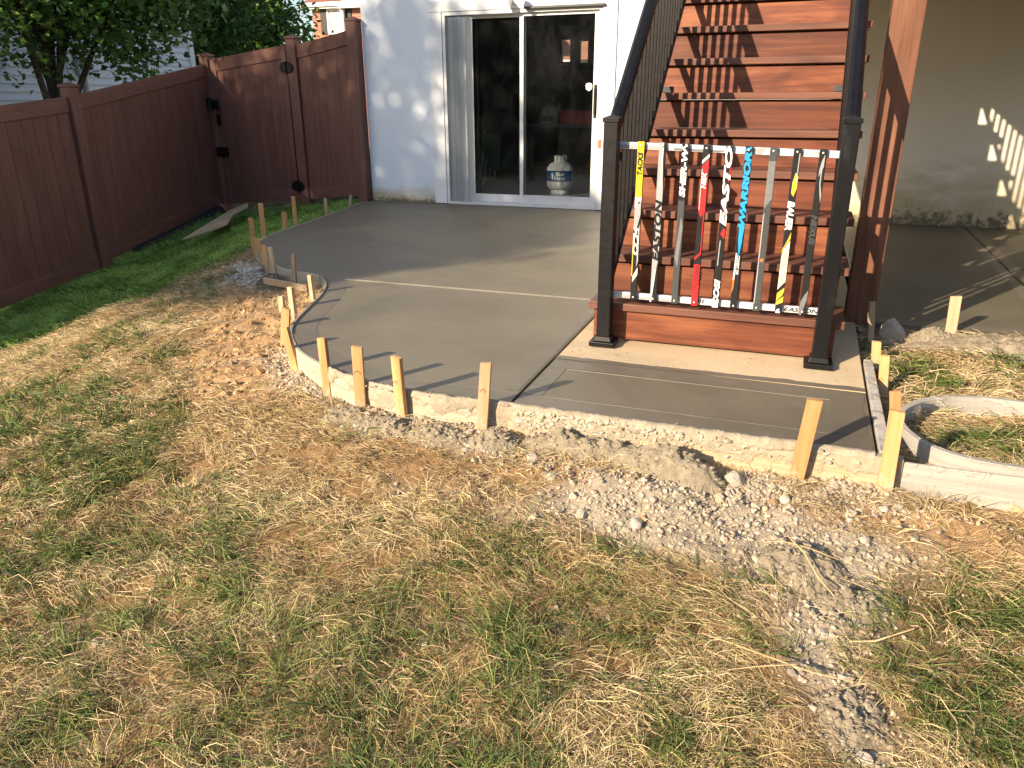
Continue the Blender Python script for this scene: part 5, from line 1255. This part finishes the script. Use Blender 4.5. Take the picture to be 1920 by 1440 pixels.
# thick matted hanks of dead grass standing a little proud
hx, hy = lawn_points(5200, (-1.2, 6.2, -7.75, -3.4), lambda x, y: dry_w(x, y) * .5 * sstep(.40, .6, fbm(x, y, 3.0, 3, 121)))
per = RNG.integers(25, 60, len(hx)); idx = np.repeat(np.arange(len(hx)), per)
if len(idx) > 60000: idx = idx[:60000]
n = len(idx); ha = flow(hx, hy, 101)
x = hx[idx] + RNG.normal(0, .018, n); y = hy[idx] + RNG.normal(0, .018, n)
ok = ~inside(PATIO, x, y) & (seg_dist(EDGE_ALL, x, y) > .03); x, y, idx = x[ok], y[ok], idx[ok]; n = len(x)
hank = blades('dead_grass_hanks', x, y, np.clip(RNG.gamma(7, .013, n), .03, .19), RNG.uniform(.0014, .0030, n) * np.clip(np.hypot(x - CAMXY[0], y - CAMXY[1]) / 2.3, .85, 1.7), ha[idx] + RNG.normal(0, .55, n), RNG.uniform(R(15), R(62), n), RNG.uniform(R(-60), R(0), n), dry_cols(n, x, y) * 1.04, np.zeros(n), MT['blade'], .9)
tag(hank, 'matted hanks of dead straw grass rising from the flattened lawn', 'dead grass', kind='stuff')
# living tufts
def green_w(x, y):
    c, d, l, g, t = zones(x, y)
    return np.clip(g * (1 - l), 0, 1)
tx_, ty_ = lawn_points(30000, (-1.2, 6.2, -7.75, -3.4), lambda x, y: green_w(x, y) * .60)
nt_ = len(tx_); per = RNG.integers(9, 24, nt_); idx = np.repeat(np.arange(nt_), per); n = len(idx)
if n > 165000: idx = RNG.choice(idx, 165000, replace=False); n = len(idx)
az = RNG.uniform(0, 6.283, n); rr = RNG.gamma(2, .008, n)
tdir = 6.283 * 1.4 * fbm(tx_, ty_, 2.2, 2, 103)
x = tx_[idx] + np.cos(az) * rr; y = ty_[idx] + np.sin(az) * rr
ok = ~inside(PATIO, x, y) & (seg_dist(EDGE_ALL, x, y) > .03); x, y, idx, az = x[ok], y[ok], idx[ok], az[ok]; n = len(x)
az = np.where(RNG.random(n) < .6, tdir[idx] + RNG.normal(0, .5, n), az)
dd = np.hypot(x - CAMXY[0], y - CAMXY[1]); wsc = np.clip(dd / 2.3, .85, 1.7)
gr = blades('green_grass', x, y, np.clip(RNG.gamma(8, .0100, n) + .02, .02, .17), RNG.uniform(.0020, .0040, n) * wsc, az, RNG.uniform(R(18), R(68), n), RNG.uniform(R(-45), R(25), n), green_cols(n, x, y, np.zeros(n)), np.zeros(n), MT['blade'], .5)
tag(gr, 'green living grass tufts growing through the dead lawn', 'grass', kind='stuff')
# lush strip by the fence
x, y = lawn_points(125000, (-3.6, .1, -6.6, .15), lambda x, y: zones(x, y)[2] * .85)
keep = x > -3.66 + .068 * (-y) * .9 - .05; x, y = x[keep], y[keep]; n = len(x)
lg = blades('lush_grass', x, y, np.clip(RNG.gamma(9, .0075, n), .03, .12), RNG.uniform(.0034, .0066, n), flow(x, y, 105), RNG.uniform(R(35), R(80), n), RNG.uniform(R(-35), R(45), n), green_cols(n, x, y, np.ones(n)) * np.array([2.0, 2.3, 1.8]), np.zeros(n), MT['blade'], .5)
tag(lg, 'lush green grass strip in the shade along the maroon fence', 'grass', kind='stuff')

# ------------------------------------------------------------------ trees
def leaf_cloud(name, cent, spread, n_per, size, base, var, par=None, mat=None, droop=.3):
    """Leaves as folded blades gathered round twig ends."""
    cent = np.asarray(cent, float); m = len(cent); n = m * n_per
    idx = np.repeat(np.arange(m), n_per)
    p = cent[idx] + RNG.normal(0, 1, (n, 3)) * np.asarray(spread)
    nrm = RNG.normal(0, .55, (n, 3)) + np.array([0, 0, .75]); nrm /= np.linalg.norm(nrm, axis=1)[:, None]
    t = RNG.normal(0, 1, (n, 3)); t[:, 2] -= droop; t -= nrm * np.sum(t * nrm, 1)[:, None]; t /= np.linalg.norm(t, axis=1)[:, None]
    b = np.cross(nrm, t); s = (size * RNG.uniform(.65, 1.25, n))[:, None]
    # five-pointed maple-like outline folded on the midrib
    pts = [(0, 0, 0), (.28, .46, .10), (.52, .24, .05), (1.0, 0, -.02), (.52, -.24, .05), (.28, -.46, .10)]
    V = np.stack([p + (t * a + b * c + nrm * d) * s for a, c, d in pts], 1).reshape(-1, 3)
    k = (np.arange(n) * 6)[:, None]
    Q = np.concatenate([k + np.array([[0, 3, 2, 1]]), k + np.array([[0, 5, 4, 3]])], 0)
    cl = np.repeat(RNG.uniform(1 - var, 1 + var, (m, 1)), n_per, 0)
    c = np.array(base)[None] * cl * RNG.uniform(.7, 1.3, (n, 1)) * (1 + RNG.normal(0, .07, (n, 3)))
    o = np_mesh(name, V, Q, None, np.repeat(np.clip(c, .004, 1), 6, 0), mat or MT['leaf'])
    o['_org'] = (0, 0, 0)
    return o
def crown_centres(n, c, r, shell=.5, seed=0, under=1.0):
    g = np.random.default_rng(seed); d = g.normal(0, 1, (n * 3, 3)); d /= np.linalg.norm(d, axis=1)[:, None]
    rad = shell + (1 - shell) * g.random(n * 3) ** .6
    lump = .72 + .5 * fbm(d[:, 0] * 2 + 5, d[:, 1] * 2 + d[:, 2] * 1.7 + 9, 1.3, 3, 300 + seed)
    p = d * (rad * lump)[:, None] * np.array(r) + np.array(c)
    return p[:n]
def tree(name, base, cc, cr, n, n_per, size, spread, col, label, seed=0, trunk_r=.13, shell=.45, limbs=14, extra=None, var=.3):
    t = thing(name, base, label, 'tree', 'trees round the garden')
    g = random.Random(seed)
    top = Vector((cc[0], cc[1], cc[2] + cr[2] * .45)); b = Vector(base)
    tk = MB(); n_ = 9; pts = []
    for i in range(n_):
        f = i / (n_ - 1); p = b.lerp(top, f) + Vector((g.uniform(-1, 1), g.uniform(-1, 1), 0)) * .07 * (0 < f < 1)
        pts.append(p - Vector((0, 0, .25 if i == 0 else 0)))
    tk.tube(pts, [trunk_r * (1.35 if i == 0 else 1) * (1 - .82 * i / (n_ - 1)) for i in range(n_)], 12)
    cs = crown_centres(n, cc, cr, shell, seed)
    if extra is not None: cs = np.vstack([cs, extra])
    for k in range(limbs):
        tgt = Vector(cs[g.randrange(len(cs))]); f = g.uniform(.3, .85); st = pts[int(f * (n_ - 1))]
        mid = st.lerp(tgt, .5) + Vector((0, 0, .12 * (tgt - st).length))
        r0_ = trunk_r * (1 - .8 * f) * .55
        tk.tube([st, st.lerp(mid, .55) , mid, tgt.lerp(mid, .4), tgt], [r0_, r0_ * .8, r0_ * .55, r0_ * .35, .006], 7)
    tk.build('trunk', MT['bark'], t)
    cro = leaf_cloud('crown', cs - np.array(base), spread, n_per, size, col, var)
    cro.parent = t
    return t
# maple just beyond the fence: drooping sprays at its lower right
ext = np.array([(-5.6, .9, 1.75), (-5.45, 1.1, 1.6), (-5.3, 1.35, 1.85), (-5.5, 1.5, 2.0), (-5.9, -.2, 1.65), (-6.1, -.45, 1.8), (-6.3, -.7, 1.7), (-5.8, -.9, 2.0), (-5.2, 1.7, 2.2), (-4.9, 1.9, 2.35)])
tree('maple_tree', (-6.2, .22, -.6), (-6.0, .3, 3.45), (1.8, 2.45, 1.95), 420, 60, .115, (.24, .24, .17), (.12, .215, .055), 'dark green maple standing between the fence and the white sided house', 3, .12, .35, 22, ext)
tree('broadleaf_tree', (-11.2, 8.6, -1.0), (-11.2, 8.6, 4.1), (2.0, 2.2, 2.6), 260, 60, .17, (.32, .32, .24), (.085, .170, .040), 'dense green tree behind the maple, right of the white sided house', 5, .16, .4, 10)
tree('broadleaf_tree', (-15.2, 15.0, -1.0), (-15.3, 15.0, 3.5), (2.7, 2.4, 2.55), 260, 60, .22, (.42, .42, .30), (.075, .150, .030), 'lighter green rounded tree standing before the brick house', 8, .2, .45, 10)
tree('young_tree', (-9.4, 11.4, -.9), (-9.35, 11.4, 1.8), (.8, .8, 1.2), 46, 34, .13, (.2, .2, .18), (.13, .22, .045), 'small bright green tree just over the fence gate', 9, .07, .3, 6)
# the tall tree out of the frame on the left whose crown shades the patio and dapples the wall
def shade_pos(l, k, ap):   # l across the light, k height of the ray at the patio, ap distance along the light
    return (l * .87 + ap * .5, -l * .5 + ap * .87, k - .414 * ap)
g = np.random.default_rng(21); cs = []
while len(cs) < 640:
    l = g.uniform(-5.2, 2.85); k = g.uniform(-2.7, 2.4); ap = -16.0 + g.uniform(-2.4, 2.4)
    low = k > -1.93 + .27 * l
    if l > 0: body = (l / 2.66) ** 2 + ((k + .8) / 1.36) ** 2 < 1
    else: body = k < .95 and (l / 5.2) ** 2 + ((k + .8) / 1.9) ** 2 < 1
    loose = .70 <= k < 2.3 - .12 * abs(l + 1) and -3.2 < l < 1.5 - .5 * (k - .5) and g.random() < .42
    if low and (body or loose): cs.append(shade_pos(l, k, ap))
body_n = len(cs)
for q in range(210):    # the rounded right and lower rim of the crown is leafy and close
    t = R(g.uniform(-32, 62)); f = 1 - abs(g.normal(0, .10)) - .075; ap = -16.0 + g.uniform(-1.6, 1.6)
    l, k = 2.90 * f * math.cos(t), -.8 + 1.5 * f * math.sin(t)
    if k > -1.88 + .27 * l: cs.append(shade_pos(l, k, ap))
for q in range(130):
    l = g.uniform(-2.0, 2.5); ap = -16.0 + g.uniform(-1.6, 1.6)
    cs.append(shade_pos(l, -1.88 + .27 * l + abs(g.normal(0, .16)), ap))
cs = np.array(cs)
st_ = thing('oak_tree', (-8.5, -13.6, -1.1), 'tall spreading tree beyond the fence that throws the shade on the patio', 'tree', 'trees round the garden')
tkm = MB(); tkm.tube([(-8.5, -13.6, -1.4), (-8.45, -13.65, 2.0), (-8.5, -13.55, 5.0), (-8.4, -13.6, 7.4)], [.26, .2, .16, .08], 12)
for k in range(18):
    t_ = Vector(cs[int(g.integers(len(cs)))]); s_ = Vector((-8.48, -13.6, 4.2 + 2.6 * g.random()))
    tkm.tube([s_, s_.lerp(t_, .5) + Vector((0, 0, .3)), t_], [.06, .04, .012], 7)
tkm.build('trunk', MT['bark'], st_)
rim_ = leaf_cloud('crown', cs[body_n:] - np.array((-8.5, -13.6, -1.1)), (.12, .12, .12), 52, .125, (.06, .12, .026), .3); rim_.parent = st_
cs = cs[:body_n]
cr_ = leaf_cloud('crown', cs - np.array((-8.5, -13.6, -1.1)), (.23, .23, .19), 58, .13, (.06, .12, .026), .3); cr_.parent = st_
# trees behind the viewer, seen only mirrored in the door glass
for i, (x, y, s) in enumerate([(-9, -30, 1.0), (0.5, -33, 1.2), (9, -31, 1.05), (17, -29, 1.1), (-19, -33, 1.2)]):
    tree('broadleaf_tree', (x, y, -1.1), (x, y, 2.3 * s), (5.4 * s, 3.0, 3.0 * s), 150, 90, .75, (.9, .9, .7), (.03, .055, .016), ['broad tree far behind the viewer on the left', 'tallest broad tree straight behind the viewer', 'broad tree far behind the viewer on the right', 'broad tree at the far right behind the viewer', 'broad tree at the far left behind the viewer'][i], 40 + i, .3, .4, 6)

# ------------------------------------------------------------------ neighbouring houses
nh = thing('neighbour_house', (-9.2, 1.5, -1.2), 'white vinyl sided house beyond the fence and the maple', 'house')
MB().box(-16, -9.06, -6, 6.40, -1.4, 5.5).build('wall', MT['siding'], nh)
MB().add([(-16.4, -6.4, 5.5), (-8.6, -6.4, 5.5), (-8.6, 6.8, 5.5), (-16.4, 6.8, 5.5), (-12.5, -6.4, 8.2), (-12.5, 6.8, 8.2)], [(1, 2, 5, 4), (3, 0, 4, 5), (0, 1, 4), (2, 3, 5), (3, 2, 1, 0)]).build('roof', MT['shingle'], nh)
pk = MB().hexa([(-9.06, -6.0, 0), (-9.018, -6.0, 0), (-9.018, 6.36, 0), (-9.06, 6.36, 0)], [(-9.06, -6.0, .135), (-9.046, -6.0, .135), (-9.046, 6.36, .135), (-9.06, 6.36, .135)])
pk0 = pk.build('siding_plank', MT['siding'], None, (0, 0, 0)); pk0.parent = nh; pk0.location = (9.2, -1.5, 0.2)
for k in range(1, 47): copy_part(pk0, nh, (9.2, -1.5, .2 + k * .1355))
MB().box(-9.09, -8.99, 6.30, 6.44, -1.2, 5.5).build('corner_trim', MT['whitealu'], nh)
mtb = thing('electric_meter', (-9.0, 3.4, 1.6), 'grey electric meter box with conduit on the white sided wall', 'meter')
MB().box(-9.03, -8.92, 3.26, 3.50, 1.60, 1.95).build('meter_box', MT['meter'], mtb, bevel=.01)
mm_ = MB().lathe((0, 0, 0), [(.07, 0), (.07, .05), (.05, .065), (0, .07)], 18); mm_.v = [(-8.92 + z, 3.38 + x, 1.80 + y) for x, y, z in mm_.v]
mm_.build('dial', MT['silver'], mtb)
MB().tube([(-8.98, 3.40, 1.60), (-8.98, 3.40, -1.0)], .045, 10).tube([(-8.98, 3.05, 1.8), (-8.98, 3.12, 1.2), (-8.98, 3.10, -.5)], .016, 6).build('conduit', MT['meter'], mtb)

def brick_house(loc, w, d, h, label, win, sc=1.0):
    x, y, z = loc
    t = thing('brick_house', loc, label, 'house')
    MB().box(x, x + w, y, y + d, z, z + h).build('wall', MT['brick'], t)
    e = .35
    MB().box(x - e, x + w + e, y - e, y - .02, z + h - .22, z + h).box(x - e, x + w + e, y - e - .12, y - e, z + h - .14, z + h + .03).build('eave', MT['whitealu'], t)
    MB().add([(x - e, y - e, z + h + .03), (x + w + e, y - e, z + h + .03), (x + w + e, y + d + e, z + h + .03), (x - e, y + d + e, z + h + .03), (x + 1.6, y + d / 2, z + h + 2.3), (x + w - 1.6, y + d / 2, z + h + 2.3)], [(0, 1, 5, 4), (2, 3, 4, 5), (3, 0, 4), (1, 2, 5), (3, 2, 1, 0)]).build('roof', MT['shingle'], t)
    for wx, wz, ww, wh in win:
        f = frame_rect(x + wx, x + wx + ww, z + wz, z + wz + wh, y - .06, y - .002, .09, .09, .09, .12).build('window', MT['whitealu'], t)
        MB().box(x + wx + .09, x + wx + ww - .09, y - .03, y - .02, z + wz + .09, z + wz + wh - .12).build('pane', MT['silver'], f)
        m_ = MB()
        for q in range(1, 3): m_.box(x + wx + ww * q / 3 - .012, x + wx + ww * q / 3 + .012, y - .045, y - .031, z + wz + .09, z + wz + wh - .12)
        for q in range(1, 4): m_.box(x + wx + .09, x + wx + ww - .09, y - .052, y - .046, z + wz + wh * q / 4 - .012, z + wz + wh * q / 4 + .012)
        m_.build('glazing_bar', MT['whitealu'], f)
        for s0_, s1_ in ((wx - .36, wx - .02), (wx + ww + .02, wx + ww + .36)):
            MB().box(x + s0_, x + s1_, y - .05, y - .002, z + wz, z + wz + wh).build('shutter', MT['shutter'], t)
    return t
bh = brick_house((-18.75, 26, -1.2), 9.0, 7, 6.55, 'orange brick house with black shutters beyond the fence', [(.82, 5.25, .95, 1.15), (4.0, 5.2, .95, 1.2), (.82, 2.2, .95, 1.3)])
pm = MB(); pm.add([(-17.1, 25.55, 5.1), (-13.6, 25.55, 5.1), (-15.35, 25.55, 7.0), (-17.1, 25.99, 5.1), (-13.6, 25.99, 5.1), (-15.35, 25.99, 7.0)], [(0, 1, 2), (5, 4, 3), (0, 3, 4, 1), (1, 4, 5, 2), (2, 5, 3, 0)])
pm.build('gable', MT['whitealu'], bh)
MB().tube([(-17.0, 25.85, 5.1), (-17.0, 25.85, -1.1)], .12, 10).build('downpipe', MT['whitealu'], bh)
brick_house((-12.5, 30, -1.2), 14.5, 7, 6.6, 'brick house glimpsed through the far windows of the basement room', [(4.9, 2.7, 1.0, 1.4), (7.3, 2.7, .9, 1.4), (9.6, 2.7, .9, 1.4), (11.8, 2.6, .9, 1.4)])

for o in list(COL.objects):
    if '_org' in o: del o['_org']
print('faces', sum(len(o.data.polygons) for o in COL.objects if o.type == 'MESH'), 'objects', len(COL.objects))
